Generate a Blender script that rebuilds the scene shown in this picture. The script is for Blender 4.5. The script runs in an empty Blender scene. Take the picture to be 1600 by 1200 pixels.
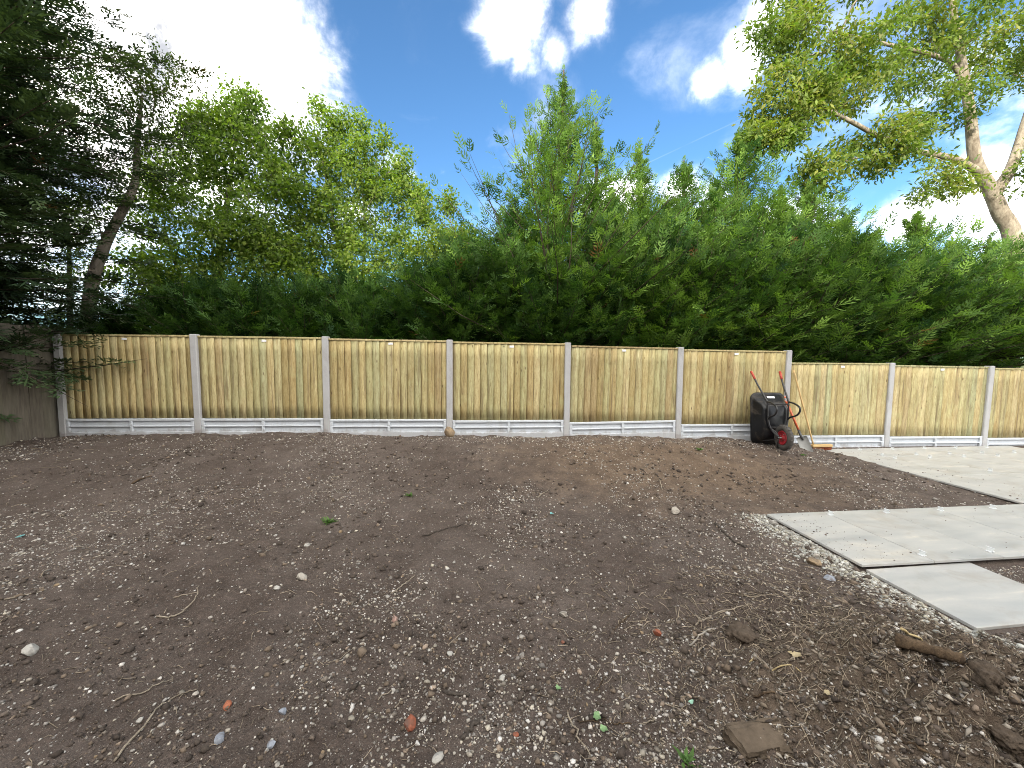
import bpy, bmesh, math, random
import numpy as np
from mathutils import Matrix, Vector
R = math.radians
sc = bpy.context.scene
C = sc.collection

# ------------------------------------------------------------------ camera
CAM_H, PITCH, ROLL, FPX = 1.243, R(4.098), R(-0.44), 590.0
cam_d = bpy.data.cameras.new('camera'); cam = bpy.data.objects.new('camera', cam_d); C.objects.link(cam)
cam_d.sensor_width = 36.0; cam_d.lens = FPX / 1600 * 36.0; cam_d.clip_start = 0.05; cam_d.clip_end = 3000
cam.matrix_world = Matrix.Translation((0, 0, CAM_H)) @ Matrix.Rotation(math.pi/2 - PITCH, 4, 'X') @ Matrix.Rotation(-ROLL, 4, 'Z')
sc.camera = cam

def ray(px, py):
    u, v = px - 800, 600 - py
    cr, sr = math.cos(ROLL), math.sin(ROLL)
    u, v = cr*u + sr*v, -sr*u + cr*v
    c, s = math.cos(PITCH), math.sin(PITCH)
    return np.array([u, FPX*c + v*s, -FPX*s + v*c])
def pt(px, py, Y):                      # the point of a sight line at distance Y in front of the camera
    d = ray(px, py); t = Y/d[1]
    return np.array([d[0]*t, Y, CAM_H + d[2]*t])

# ------------------------------------------------------------------ sky, sun, exposure
SUN_AZ, SUN_EL = R(-158), R(21)          # azimuth from +Y towards +X, elevation
w = bpy.data.worlds.new('World'); sc.world = w; w.use_nodes = True
nt = w.node_tree; N = nt.nodes; L = nt.links; N.clear()
def node(t, **kw):
    n = N.new(t)
    for k, v in kw.items(): setattr(n, k, v)
    return n
def mth(op, a, b=None, clamp=False):
    n = node('ShaderNodeMath', operation=op, use_clamp=clamp)
    for i, q in enumerate((a, b)):
        if q is None: continue
        if isinstance(q, (int, float)): n.inputs[i].default_value = q
        else: L.new(q, n.inputs[i])
    return n.outputs[0]
def ramp01(x, lo, hi):
    n = node('ShaderNodeMapRange', interpolation_type='SMOOTHSTEP')
    L.new(x, n.inputs[0]); n.inputs[1].default_value = lo; n.inputs[2].default_value = hi
    return n.outputs[0]
sky = node('ShaderNodeTexSky', sky_type='NISHITA'); sky.sun_disc = False
sky.sun_elevation = SUN_EL; sky.sun_rotation = SUN_AZ; sky.altitude = 100; sky.air_density = 1.0; sky.dust_density = 0.4; sky.ozone_density = 2.2
tc = node('ShaderNodeTexCoord')
dirv = node('ShaderNodeVectorMath', operation='NORMALIZE'); L.new(tc.outputs['Generated'], dirv.inputs[0]); D = dirv.outputs[0]
sep = node('ShaderNodeSeparateXYZ'); L.new(D, sep.inputs[0])
# clouds on a layer overhead: the direction divided by its height
zz = mth('ADD', mth('MAXIMUM', sep.outputs[2], 0.0), 0.22)
comb = node('ShaderNodeCombineXYZ'); L.new(mth('DIVIDE', sep.outputs[0], zz), comb.inputs[0]); L.new(mth('DIVIDE', sep.outputs[1], zz), comb.inputs[1])
def noise(vec, scale, detail=8, rough=0.55, off=0.0, dist=0.0):
    mp = node('ShaderNodeMapping'); L.new(vec, mp.inputs[0]); mp.inputs['Location'].default_value = (off, off*1.7, off*0.3)
    n = node('ShaderNodeTexNoise'); L.new(mp.outputs[0], n.inputs['Vector']); n.inputs['Scale'].default_value = scale
    n.inputs['Detail'].default_value = detail; n.inputs['Roughness'].default_value = rough; n.inputs['Distortion'].default_value = dist
    return n.outputs['Fac']
nA = noise(comb.outputs[0], 2.6, 9, 0.58, 3.1, 0.35)
nB = noise(D, 7.0, 9, 0.62, 1.3, 0.3)
nC = noise(comb.outputs[0], 0.9, 3, 0.5, 2.4)
# cloud banks: directions (from pixels of this sky), angular radius, weight
banks = [(290,40,.33,1.25),(170,160,.34,1.2),(430,125,.22,1.05),(60,330,.35,.95),(300,260,.3,.8),(520,165,.16,.55),(480,70,.22,.5),(-350,-60,.6,1.1),(-900,300,.6,.9),
         (800,45,.115,.95),(815,92,.07,.8),(868,75,.075,.62),(922,30,.095,.85),(790,-40,.12,.7),
         (1110,125,.07,.75),(1165,90,.085,.8),(1195,30,.08,.6),
         (985,300,.10,1.0),(1060,292,.09,1.0),(1115,305,.08,.85),(940,330,.12,.8),(1240,360,.16,.8),
         (1440,335,.11,1.0),(1530,320,.13,1.0),(1700,300,.16,.9),(2200,200,.5,.8),
         (605,260,.07,.75),(640,275,.05,.6),(690,267,.035,.55),(725,277,.03,.5),(560,330,.16,.6)]
tot = None
for (px, py, r, a) in banks:
    d = ray(px, py); d = d/np.linalg.norm(d)
    n = node('ShaderNodeVectorMath', operation='DISTANCE'); L.new(D, n.inputs[0]); n.inputs[1].default_value = tuple(d)
    q = mth('MULTIPLY', mth('SUBTRACT', 1.0, mth('DIVIDE', n.outputs['Value'], r), clamp=True), a)
    tot = q if tot is None else mth('MAXIMUM', tot, q)
behind = ramp01(sep.outputs[1], 0.35, -0.2)                          # unseen cloud cover behind, raised to brighten the shaded fence
tot = mth('MAXIMUM', tot, mth('MULTIPLY', behind, ramp01(nC, .30, .48)))
dens = mth('ADD', tot, mth('MULTIPLY', mth('SUBTRACT', mth('ADD', mth('MULTIPLY', nA, .45), mth('MULTIPLY', nB, .55)), .5), 2.3))
mask = mth('POWER', ramp01(dens, .10, 1.05), 2.0)
thin = mth('MULTIPLY', ramp01(nA, .48, .85), 0.14)                    # thin veil here and there
d1, d2 = ray(1022, 250), ray(1150, 190); d1 /= np.linalg.norm(d1); d2 /= np.linalg.norm(d2)
nn = np.cross(d1, d2); nn /= np.linalg.norm(nn); mid = (d1+d2)/np.linalg.norm(d1+d2)
dp = node('ShaderNodeVectorMath', operation='DOT_PRODUCT'); L.new(D, dp.inputs[0]); dp.inputs[1].default_value = tuple(nn)
near = node('ShaderNodeVectorMath', operation='DISTANCE'); L.new(D, near.inputs[0]); near.inputs[1].default_value = tuple(mid)
trail = mth('MULTIPLY', mth('MULTIPLY', ramp01(mth('ABSOLUTE', dp.outputs['Value']), .0018, .0003), ramp01(near.outputs['Value'], .14, .08)), .016)
mask = mth('MAXIMUM', mth('MAXIMUM', mask, thin), trail)
shade = ramp01(noise(D, 6.0, 8, .62, 5.5, .4), .33, .62)
ccol = node('ShaderNodeMix', data_type='RGBA'); L.new(shade, ccol.inputs['Factor'])
ccol.inputs['A'].default_value = (3.4, 3.5, 3.8, 1); ccol.inputs['B'].default_value = (40.0, 38.4, 35.6, 1)
tintn = node('ShaderNodeMix', data_type='RGBA', blend_type='MULTIPLY'); tintn.inputs['Factor'].default_value = 1
L.new(sky.outputs[0], tintn.inputs['A']); tintn.inputs['B'].default_value = (0.72, 1.04, 1.24, 1)
mix = node('ShaderNodeMix', data_type='RGBA'); L.new(mask, mix.inputs['Factor']); L.new(tintn.outputs['Result'], mix.inputs['A']); L.new(ccol.outputs['Result'], mix.inputs['B'])
bg = node('ShaderNodeBackground'); bg.inputs['Strength'].default_value = 0.12; L.new(mix.outputs['Result'], bg.inputs['Color'])
ow = node('ShaderNodeOutputWorld'); L.new(bg.outputs[0], ow.inputs['Surface'])

sun_d = bpy.data.lights.new('sun', 'SUN'); sun = bpy.data.objects.new('sun', sun_d); C.objects.link(sun)
sun_d.energy = 5.0; sun_d.angle = R(1.0); sun_d.color = (1, .93, .82)
sv = Vector((math.sin(SUN_AZ)*math.cos(SUN_EL), math.cos(SUN_AZ)*math.cos(SUN_EL), math.sin(SUN_EL)))
sun.rotation_euler = sv.to_track_quat('Z', 'Y').to_euler(); sun.location = (-20, 10, 20)
vs = sc.view_settings; vs.view_transform = 'Standard'; vs.look = 'None'; vs.gamma = 1; vs.use_curve_mapping = False
vs.exposure = 0.86
sc.cycles.use_denoising = True; sc.cycles.denoiser = 'OPENIMAGEDENOISE'; sc.cycles.denoising_input_passes = 'RGB_ALBEDO_NORMAL'; sc.cycles.denoising_prefilter = 'NONE'
sc.cycles.filter_width = 1.0; sc.cycles.max_bounces = 6; sc.cycles.transparent_max_bounces = 8

# ------------------------------------------------------------------ helpers
def tag(o, label, cat, group=None):
    o['label'] = label; o['category'] = cat
    if group: o['group'] = group
    return o
def link(name, me, parent=None, loc=(0,0,0), rot=(0,0,0), scale=(1,1,1)):
    o = bpy.data.objects.new(name, me); C.objects.link(o); o.location = loc; o.rotation_euler = rot; o.scale = scale
    if parent: o.parent = parent
    return o
def empty(name, loc=(0,0,0), rz=0): 
    o = link(name, None, None, loc, (0,0,rz)); o.empty_display_size = .1; return o
def mesh_np(name, V, polys, mat, tint=None, smooth=False):
    """polys: list of (M,k) integer arrays; tint: (len(V),3) colours"""
    me = bpy.data.meshes.new(name); V = np.asarray(V, np.float32)
    me.vertices.add(len(V)); me.vertices.foreach_set('co', V.ravel())
    polys = [np.asarray(p, np.int32) for p in polys if len(p)]
    idx = np.concatenate([p.ravel() for p in polys]); tot = np.concatenate([np.full(len(p), p.shape[1], np.int32) for p in polys])
    me.loops.add(len(idx)); me.loops.foreach_set('vertex_index', idx)
    me.polygons.add(len(tot)); me.polygons.foreach_set('loop_start', np.concatenate([[0], np.cumsum(tot)[:-1]]).astype(np.int32))
    if smooth: me.polygons.foreach_set('use_smooth', np.ones(len(tot), bool))
    if tint is not None:
        a = me.color_attributes.new('tint', 'FLOAT_COLOR', 'POINT')
        a.data.foreach_set('color', np.c_[tint, np.ones(len(V))].astype(np.float32).ravel())
    me.update(calc_edges=True); me.validate()
    if mat: me.materials.append(mat)
    return me
def mesh_bm(name, bm, mat, smooth=False, angle=None):
    me = bpy.data.meshes.new(name); bmesh.ops.recalc_face_normals(bm, faces=bm.faces); bm.to_mesh(me); bm.free()
    if mat: me.materials.append(mat)
    if smooth:
        for p in me.polygons: p.use_smooth = True
        if angle: me.set_sharp_from_angle(angle=angle)
    return me
def box(bm, x0, x1, y0, y1, z0, z1, bev=0.0):
    vs_ = [bm.verts.new(p) for p in ((x0,y0,z0),(x1,y0,z0),(x1,y1,z0),(x0,y1,z0),(x0,y0,z1),(x1,y0,z1),(x1,y1,z1),(x0,y1,z1))]
    fs = [bm.faces.new([vs_[i] for i in q]) for q in ((0,3,2,1),(4,5,6,7),(0,1,5,4),(1,2,6,5),(2,3,7,6),(3,0,4,7))]
    if bev: bmesh.ops.bevel(bm, geom=list({e for f in fs for e in f.edges}), offset=bev, segments=1, affect='EDGES')
def catmull(P, n=8):
    P = [np.array(p, float) for p in P]; P = [2*P[0]-P[1]] + P + [2*P[-1]-P[-2]]; out = []
    for i in range(1, len(P)-2):
        p0, p1, p2, p3 = P[i-1:i+3]
        for k in range(n):
            t = k/n; out.append(.5*(2*p1+(p2-p0)*t+(2*p0-5*p1+4*p2-p3)*t*t+(3*p1-p0-3*p2+p3)*t**3))
    return out + [P[-2]]
def tube_np(P, rad, seg=8, cap=True):
    P = np.asarray(P, float); n = len(P); rad = np.full(n, rad) if np.isscalar(rad) else np.asarray(rad, float)
    T = np.gradient(P, axis=0); T /= np.linalg.norm(T, axis=1)[:, None] + 1e-12
    a = np.array([0, 0, 1.]) if abs(T[0][2]) < .9 else np.array([1., 0, 0])
    u = np.cross(T[0], a); u /= np.linalg.norm(u); U = []
    for t in T:
        u = u - t*np.dot(u, t); u /= np.linalg.norm(u) + 1e-12; U.append(u)
    U = np.array(U); W = np.cross(T, U); th = np.arange(seg)*2*math.pi/seg
    V = (P[:, None] + rad[:, None, None]*(U[:, None]*np.cos(th)[None, :, None] + W[:, None]*np.sin(th)[None, :, None])).reshape(-1, 3)
    i = np.arange(n-1)[:, None]*seg; j = np.arange(seg)[None]; k = (j+1) % seg
    Q = np.stack([i+j, i+k, i+seg+k, i+seg+j], -1).reshape(-1, 4)
    return V, Q
class MB:                                # collects numpy pieces into one mesh
    def __init__(s): s.V = []; s.Q = []; s.T = []; s.n = 0; s.C = []
    def add(s, V, Q=None, T=None, col=None):
        if Q is not None and len(Q): s.Q.append(np.asarray(Q)+s.n)
        if T is not None and len(T): s.T.append(np.asarray(T)+s.n)
        s.V.append(np.asarray(V)); s.n += len(V)
        if col is not None: s.C.append(col)
    def tube(s, P, r, seg=8, ends=True):
        V, Q = tube_np(P, r, seg); n = len(P)
        if ends:
            V = np.r_[V, [P[0]], [P[-1]]]; j = np.arange(seg); k = (j+1) % seg
            T = np.r_[np.c_[k, j, np.full(seg, n*seg)], np.c_[(n-1)*seg+j, (n-1)*seg+k, np.full(seg, n*seg+1)]]
        else: T = None
        s.add(V, Q, T)
    def mesh(s, name, mat, smooth=False):
        P = []
        if s.Q: P.append(np.concatenate(s.Q))
        if s.T: P.append(np.concatenate(s.T))
        return mesh_np(name, np.concatenate(s.V), P, mat, np.concatenate(s.C) if s.C else None, smooth)
def vnoise(x, y, seed=0):                # smooth value noise, vectorised
    def hsh(i, j): 
        n = (i*374761393 + j*668265263 + seed*974634777) & 0x7fffffff
        n = ((n ^ (n >> 13))*1274126177) & 0x7fffffff
        return ((n ^ (n >> 16)) & 0xffff)/65535.0
    x = np.asarray(x, float); y = np.asarray(y, float)
    i = np.floor(x).astype(np.int64); j = np.floor(y).astype(np.int64); fx = x-i; fy = y-j
    fx = fx*fx*(3-2*fx); fy = fy*fy*(3-2*fy)
    return (hsh(i,j)*(1-fx)+hsh(i+1,j)*fx)*(1-fy) + (hsh(i,j+1)*(1-fx)+hsh(i+1,j+1)*fx)*fy - .5
def fbm(x, y, f, octv, seed, gain=.5):
    s = 0; a = 1
    for k in range(octv): s = s + a*vnoise(np.asarray(x)*f, np.asarray(y)*f, seed+k); a *= gain; f *= 2.03
    return s
def unit(v): v = np.asarray(v, float); return v/(np.linalg.norm(v, axis=-1, keepdims=True)+1e-12)

# ------------------------------------------------------------------ materials
def material(name):
    m = bpy.data.materials.new(name); m.use_nodes = True; t = m.node_tree
    return m, t, t.nodes, t.links, t.nodes['Principled BSDF']
class G:                                 # tiny node-graph writer
    def __init__(s, t): s.t = t; s.n = t.nodes; s.l = t.links
    def new(s, ty, ins=None, **kw):
        n = s.n.new(ty)
        for k, v in kw.items(): setattr(n, k, v)
        for k, v in (ins or {}).items():
            if hasattr(v, 'is_output'): s.l.new(v, n.inputs[k])
            else: n.inputs[k].default_value = v
        return n
    def coord(s, kind='Object', scale=(1,1,1), rnd=False):
        o = s.new('ShaderNodeTexCoord').outputs[kind]
        if rnd:
            r = s.new('ShaderNodeObjectInfo').outputs['Random']
            r = s.new('ShaderNodeVectorMath', {0: r, 1: (91., 57., 33.)}, operation='MULTIPLY').outputs[0]
            o = s.new('ShaderNodeVectorMath', {0: o, 1: r}, operation='ADD').outputs[0]
        return s.new('ShaderNodeMapping', {'Vector': o, 'Scale': scale}).outputs[0]
    def noise(s, v, scale, detail=4, rough=.55, dist=0):
        return s.new('ShaderNodeTexNoise', {'Vector': v, 'Scale': scale, 'Detail': detail, 'Roughness': rough, 'Distortion': dist}).outputs['Fac']
    def ramp(s, f, stops):
        n = s.new('ShaderNodeValToRGB', {'Fac': f}); e = n.color_ramp.elements
        while len(e) < len(stops): e.new(.5)
        for q, (p, c) in zip(e, stops): q.position = p; q.color = (c[0], c[1], c[2], 1) if not np.isscalar(c) else (c, c, c, 1)
        return n.outputs['Color']
    def mix(s, f, a, b, mode='MIX'):
        n = s.new('ShaderNodeMix', data_type='RGBA', blend_type=mode)
        for k, v in (('Factor', f), ('A', a), ('B', b)):
            if hasattr(v, 'is_output'): s.l.new(v, n.inputs[k])
            else: n.inputs[k].default_value = v if np.isscalar(v) else (v[0], v[1], v[2], 1)
        return n.outputs['Result']
    def math(s, op, a, b=0.0): return s.new('ShaderNodeMath', {0: a, 1: b}, operation=op).outputs[0]
    def bump(s, h, strength, dist): return s.new('ShaderNodeBump', {'Height': h, 'Strength': strength, 'Distance': dist}).outputs[0]

def mat_plain(name, col, rough=.6, metal=0.0, var=.25, scale=20, bump=.0, spec=.5):
    m, t, n, l, b = material(name); g = G(t); v = g.coord('Object', rnd=True)
    f = g.noise(v, scale, 5, .6)
    c = g.mix(f, [q*(1-var) for q in col], [min(1, q*(1+var)) for q in col]); l.new(c, b.inputs['Base Color'])
    b.inputs['Roughness'].default_value = rough; b.inputs['Metallic'].default_value = metal; b.inputs['Specular IOR Level'].default_value = spec
    if bump: l.new(g.bump(f, bump, .01), b.inputs['Normal'])
    return m
def mat_wood_fence():
    m, t, n, l, b = material('treated_softwood'); g = G(t)
    rnd = g.new('ShaderNodeObjectInfo').outputs['Random']
    v = g.coord('Object', (9, 9, .9), True); v2 = g.coord('Object', (26, 26, 1.4), True); v3 = g.coord('Object', (1, 1, 1), True)
    base = g.ramp(rnd, [(0, (.43,.36,.18)), (.16, (.57,.50,.27)), (.32, (.48,.465,.26)), (.46, (.60,.53,.30)), (.6, (.50,.41,.21)), (.74, (.45,.475,.29)), (.88, (.62,.545,.32)), (1, (.38,.30,.16))])
    gr = g.noise(v, 3.2, 6, .65, .6)
    c = g.mix(g.ramp(gr, [(.3, 0), (.75, 1)]), base, g.mix(1, base, (.66,.58,.46), 'MULTIPLY'))
    fine = g.noise(v2, 6, 3, .7); c = g.mix(g.ramp(fine, [(.40, 0), (.66, .8)]), c, g.mix(1, c, (.58,.52,.44), 'MULTIPLY')); mot = g.noise(g.coord('Object', (40, 40, 9), True), 2.2, 4, .7); c = g.mix(g.ramp(mot, [(.52, 0), (.66, .6)]), c, g.mix(1, c, (.60,.55,.45), 'MULTIPLY'))
    st = g.noise(g.coord('Object', (11, 11, .55), True), 2.1, 5, .6, .3)       # weather stains
    c = g.mix(g.ramp(st, [(.53, 0), (.70, .8)]), c, (.15,.11,.06))
    gn = g.noise(v3, 3.1, 3); c = g.mix(g.ramp(gn, [(.55, 0), (.75, .4)]), c, (.40,.40,.20))
    vor = g.new('ShaderNodeTexVoronoi', {'Vector': g.coord('Object', (9, 9, 3.2), True), 'Scale': 1.0}, feature='F1').outputs['Distance']
    c = g.mix(g.ramp(vor, [(.05, .8), (.11, 0)]), c, (.085,.045,.02))
    l.new(c, b.inputs['Base Color']); b.inputs['Roughness'].default_value = .82; b.inputs['Specular IOR Level'].default_value = .25
    l.new(g.bump(g.mix(.5, gr, fine), .5, .004), b.inputs['Normal']); return m
def mat_old_wood():
    m, t, n, l, b = material('weathered_grey_wood'); g = G(t); v = g.coord('Object', (14, 14, 1.2), True)
    f = g.noise(v, 3, 6, .65, .4); rnd = g.new('ShaderNodeObjectInfo').outputs['Random']
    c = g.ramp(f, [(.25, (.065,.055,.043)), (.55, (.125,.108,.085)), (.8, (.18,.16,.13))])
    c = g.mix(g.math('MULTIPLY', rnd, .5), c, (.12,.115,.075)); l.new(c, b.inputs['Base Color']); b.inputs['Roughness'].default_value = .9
    l.new(g.bump(f, .6, .005), b.inputs['Normal']); return m
def mat_concrete(name, a, b_, stain, splash=True):
    m, t, n, l, b = material(name); g = G(t); v = g.coord('Object', (1, 1, 1), True)
    f = g.noise(v, 6, 6, .6); s = g.noise(g.coord('Object', (1, 1, .35), True), 5, 5, .7, .6); f2 = g.noise(v, 160, 2, .6)
    c = g.mix(f, a, b_); c = g.mix(g.ramp(s, [(.52, 0), (.72, .55)]), c, stain); c = g.mix(g.ramp(f2, [(.45, 0), (.7, .35)]), c, [q*.55 for q in a])
    oz = g.new('ShaderNodeSeparateXYZ', {0: g.new('ShaderNodeTexCoord').outputs['Object']}).outputs[2]; mz = g.math('ADD', oz, g.math('MULTIPLY', g.math('SUBTRACT', s, .5), -.28))
    if splash: c = g.mix(g.ramp(mz, [(.0, .35), (.03, 0)]), c, (.15,.115,.085))      # mud splashed up from the soil
    l.new(c, b.inputs['Base Color']); b.inputs['Roughness'].default_value = .85; b.inputs['Specular IOR Level'].default_value = .3
    l.new(g.bump(f2, .35, .002), b.inputs['Normal']); return m
def mat_leaf(name, transl=.35, rough=.55, gain=1.0, tcol=(1.5,1.45,.55), spec=.3):
    m, t, n, l, b = material(name); g = G(t)
    a = g.new('ShaderNodeVertexColor', layer_name='tint').outputs['Color']
    c = g.mix(1, a, (gain, gain, gain), 'MULTIPLY'); l.new(c, b.inputs['Base Color']); b.inputs['Roughness'].default_value = rough; b.inputs['Specular IOR Level'].default_value = spec
    tr = g.new('ShaderNodeBsdfTranslucent', {'Color': g.mix(1, c, tcol, 'MULTIPLY')})
    mx = g.new('ShaderNodeMixShader', {0: transl, 1: b.outputs[0], 2: tr.outputs[0]}); l.new(mx.outputs[0], n['Material Output'].inputs['Surface']); return m
def mat_tint(name, rough=.85, bump=True):
    m, t, n, l, b = material(name); g = G(t); a = g.new('ShaderNodeVertexColor', layer_name='tint').outputs['Color']
    v = g.coord('Object'); f = g.noise(v, 90, 4, .6); c = g.mix(1, a, g.mix(f, (.65,.65,.65), (1.25,1.25,1.25)), 'MULTIPLY')
    l.new(c, b.inputs['Base Color']); b.inputs['Roughness'].default_value = rough; b.inputs['Specular IOR Level'].default_value = .3
    if bump: l.new(g.bump(f, .5, .004), b.inputs['Normal'])
    return m
def mat_bark(name, a, b_, scale=7):
    m, t, n, l, b = material(name); g = G(t); v = g.coord('Object', (1, 1, .35)); f = g.noise(v, scale, 7, .65, .8); f2 = g.noise(v, scale*4, 4, .6)
    c = g.mix(g.ramp(f, [(.35, 0), (.65, 1)]), a, b_); c = g.mix(g.ramp(f2, [(.5, 0), (.7, .4)]), c, [q*.4 for q in a]); l.new(c, b.inputs['Base Color'])
    b.inputs['Roughness'].default_value = .9; b.inputs['Specular IOR Level'].default_value = .2; l.new(g.bump(g.mix(.4, f, f2), .8, .02), b.inputs['Normal']); return m

M_WOOD = mat_wood_fence(); M_OLD = mat_old_wood()
M_POST = mat_concrete('concrete_post_grey', (.345,.345,.35), (.44,.44,.445), (.26,.245,.225))
M_GRAV = mat_concrete('concrete_board_pale', (.48,.515,.555), (.57,.60,.64), (.36,.36,.36))

# ------------------------------------------------------------------ ground
TH = R(4.265); FX0, FY0 = -6.683, 5.593
def fence_y(x): return FY0 + (x-FX0)*math.tan(TH)
ZX = [-30, -6.68, -4.79, -2.89, -1.0, .90, 2.79, 4.40, 4.75, 5.25, 6.58, 8.48, 30]
ZZ = [.06, .06, .066, .054, .025, 0, -.056, -.125, -.175, -.265, -.29, -.333, -.40]
SA = R(6.0); E1 = np.array([math.cos(SA), math.sin(SA)]); E2 = np.array([math.sin(SA), -math.cos(SA)])
A0 = np.array([2.47, 3.55])              # corner of the slab row
def soil_z(x, y, fine=True):
    x = np.asarray(x, float); y = np.asarray(y, float)
    zf = np.interp(x, ZX, ZZ); yf = FY0 + (x-FX0)*math.tan(TH)
    zn = np.interp(x, [-30, -7, -2, 2, 6, 30], [-.12, -.12, -.22, -.275, -.285, -.40])
    s = np.clip((yf - y)/np.interp(x, [2, 4], [2.9, 1.7]), 0, 1); s = s*s*(3-2*s)
    z = zf*(1-s) + zn*s
    q0 = (x-A0[0])*E1[0] + (y-A0[1])*E1[1]; q1 = (x-A0[0])*E2[0] + (y-A0[1])*E2[1]   # slab frame
    inA = np.clip((q0+.12)/.12, 0, 1)*np.clip((1.75-q1)/.15, 0, 1)*np.clip((q1+.02)/.08, 0, 1)
    inU = np.clip((q0-2.92)/.08, 0, 1)*np.clip((q1+2.7)/.1, 0, 1)
    flat = np.maximum(inA, inU)
    am = 1 - flat*.93
    z = z + am*(.05*fbm(x, y, .55, 3, 11) + .035*fbm(x, y, 2.1, 3, 21))
    mound = np.exp(-(((x-1.95)/1.15)**2 + ((y-1.42)/.62)**2)**1.4)*(1-flat)
    mound2 = np.exp(-(((x-1.25)/.45)**2 + ((y-2.35)/.3)**2))*(1-flat)
    z = z + mound*(.11 + .20*np.abs(fbm(x, y, 3.6, 4, 41, .6))) + mound2*.04
    edge = np.exp(-((yf-y-.1)/.16)**2)*(y < yf)*am
    z = z + edge*(-.030 + .035*np.clip(fbm(x, y, 1.7, 3, 61), -.3, 1))
    if fine: z = z + am*((.024+.07*mound)*fbm(x, y, 9, 3, 31, .6) + (.011+.045*mound)*fbm(x, y, 30, 2, 51, .6))
    z = z*(1-flat) + flat*(-.283 - .024*np.clip((q1-.84)/.04, 0, 1)*(q0 < 2.9) + .06*(z+.283))
    return z
def at(px, py):                          # where a sight line meets the soil
    d = ray(px, py); t = (CAM_H+.25)/-d[2]
    for _ in range(12):
        z = float(soil_z(d[0]*t, d[1]*t, False)); t = .5*t + .5*(CAM_H - z)/-d[2]
    return np.array([d[0]*t, d[1]*t, float(soil_z(d[0]*t, d[1]*t))])
def axis(parts):
    o = [parts[0][0]]
    for a, b, st in parts: n = max(1, round((b-a)/st)); o += list(np.linspace(a, b, n+1)[1:])
    return np.array(o)
gx = axis([(-900,-100,200),(-100,-14,14),(-14,-8,.4),(-8,-3,.035),(-3,3.6,.018),(3.6,7,.035),(7,12,.25),(12,100,14),(100,900,200)])
gy = axis([(-300,-50,60),(-50,-4,6),(-4,.6,.3),(.6,2.6,.016),(2.6,4.2,.03),(4.2,6.7,.045),(6.7,12,.5),(12,60,8),(60,200,40),(200,1500,260)])
XX, YY = np.meshgrid(gx, gy); ZG = soil_z(XX, YY)
nx = len(gx); ii = (np.arange(len(gy)-1)[:, None]*nx + np.arange(nx-1)[None]).ravel()
def mat_soil():
    m, t, n, l, b = material('stony_soil'); g = G(t); v = g.coord('Object')
    big = g.noise(v, .7, 4, .6); med = g.noise(v, 4.5, 6, .65); fine = g.noise(v, 38, 5, .7); vf = g.noise(v, 150, 3, .7)
    c = g.mix(g.ramp(big, [(.38, 0), (.62, 1)]), (.091,.071,.060), (.117,.095,.082))
    wx = g.new('ShaderNodeSeparateXYZ', {0: v})
    d = g.new('ShaderNodeVectorMath', {0: g.new('ShaderNodeVectorMath', {0: v, 1: (.36, .62, 0)}, operation='MULTIPLY').outputs[0], 1: (.75, 3.05, 0)}, operation='DISTANCE').outputs['Value']
    dn = g.math('ADD', d, g.math('MULTIPLY', g.math('SUBTRACT', med, .5), 1.1))
    c = g.mix(g.ramp(dn, [(.35, .85), (1.05, 0)]), c, (.150,.108,.075))            # lighter warm brown patch in the middle
    c = g.mix(g.ramp(med, [(.35, 0), (.7, .85)]), c, g.mix(1, c, (.55,.52,.50), 'MULTIPLY'))
    c = g.mix(g.ramp(fine, [(.5, 0), (.72, .8)]), c, g.mix(1, c, (1.7,1.65,1.6), 'MULTIPLY'))
    c = g.mix(g.ramp(vf, [(.585, 0), (.68, .6)]), c, (.33,.30,.26))                 # grit
    y_f = g.math('SUBTRACT', wx.outputs[1], g.math('ADD', g.math('MULTIPLY', wx.outputs[0], math.tan(TH)), FY0 - FX0*math.tan(TH) + .1))
    hd = g.new('ShaderNodeVectorMath', {0: g.new('ShaderNodeVectorMath', {0: v, 1: (.85, 1.5, 0)}, operation='MULTIPLY').outputs[0], 1: (1.65, 2.15, 0)}, operation='DISTANCE').outputs['Value']
    hd = g.math('ADD', hd, g.math('MULTIPLY', g.math('SUBTRACT', med, .5), .9)); c = g.mix(g.ramp(hd, [(.7, .7), (1.15, 0)]), c, g.mix(fine, (.075,.055,.040), (.19,.145,.105)))     # freshly dug heap
    far = g.ramp(y_f, [(0, 0), (.02, 1)]); c = g.mix(far, c, g.mix(big, (.06,.075,.025), (.12,.12,.05)))
    l.new(c, b.inputs['Base Color']); b.inputs['Roughness'].default_value = .95; b.inputs['Specular IOR Level'].default_value = .15
    l.new(g.bump(g.mix(.45, fine, vf), 1.0, .022), b.inputs['Normal']); return m
M_SOIL = mat_soil()
gr_me = mesh_np('ground', np.c_[XX.ravel(), YY.ravel(), ZG.ravel()], [np.c_[ii, ii+1, ii+nx+1, ii+nx]], M_SOIL, smooth=True)
gr = link('ground', gr_me); gr['kind'] = 'structure'

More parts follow.
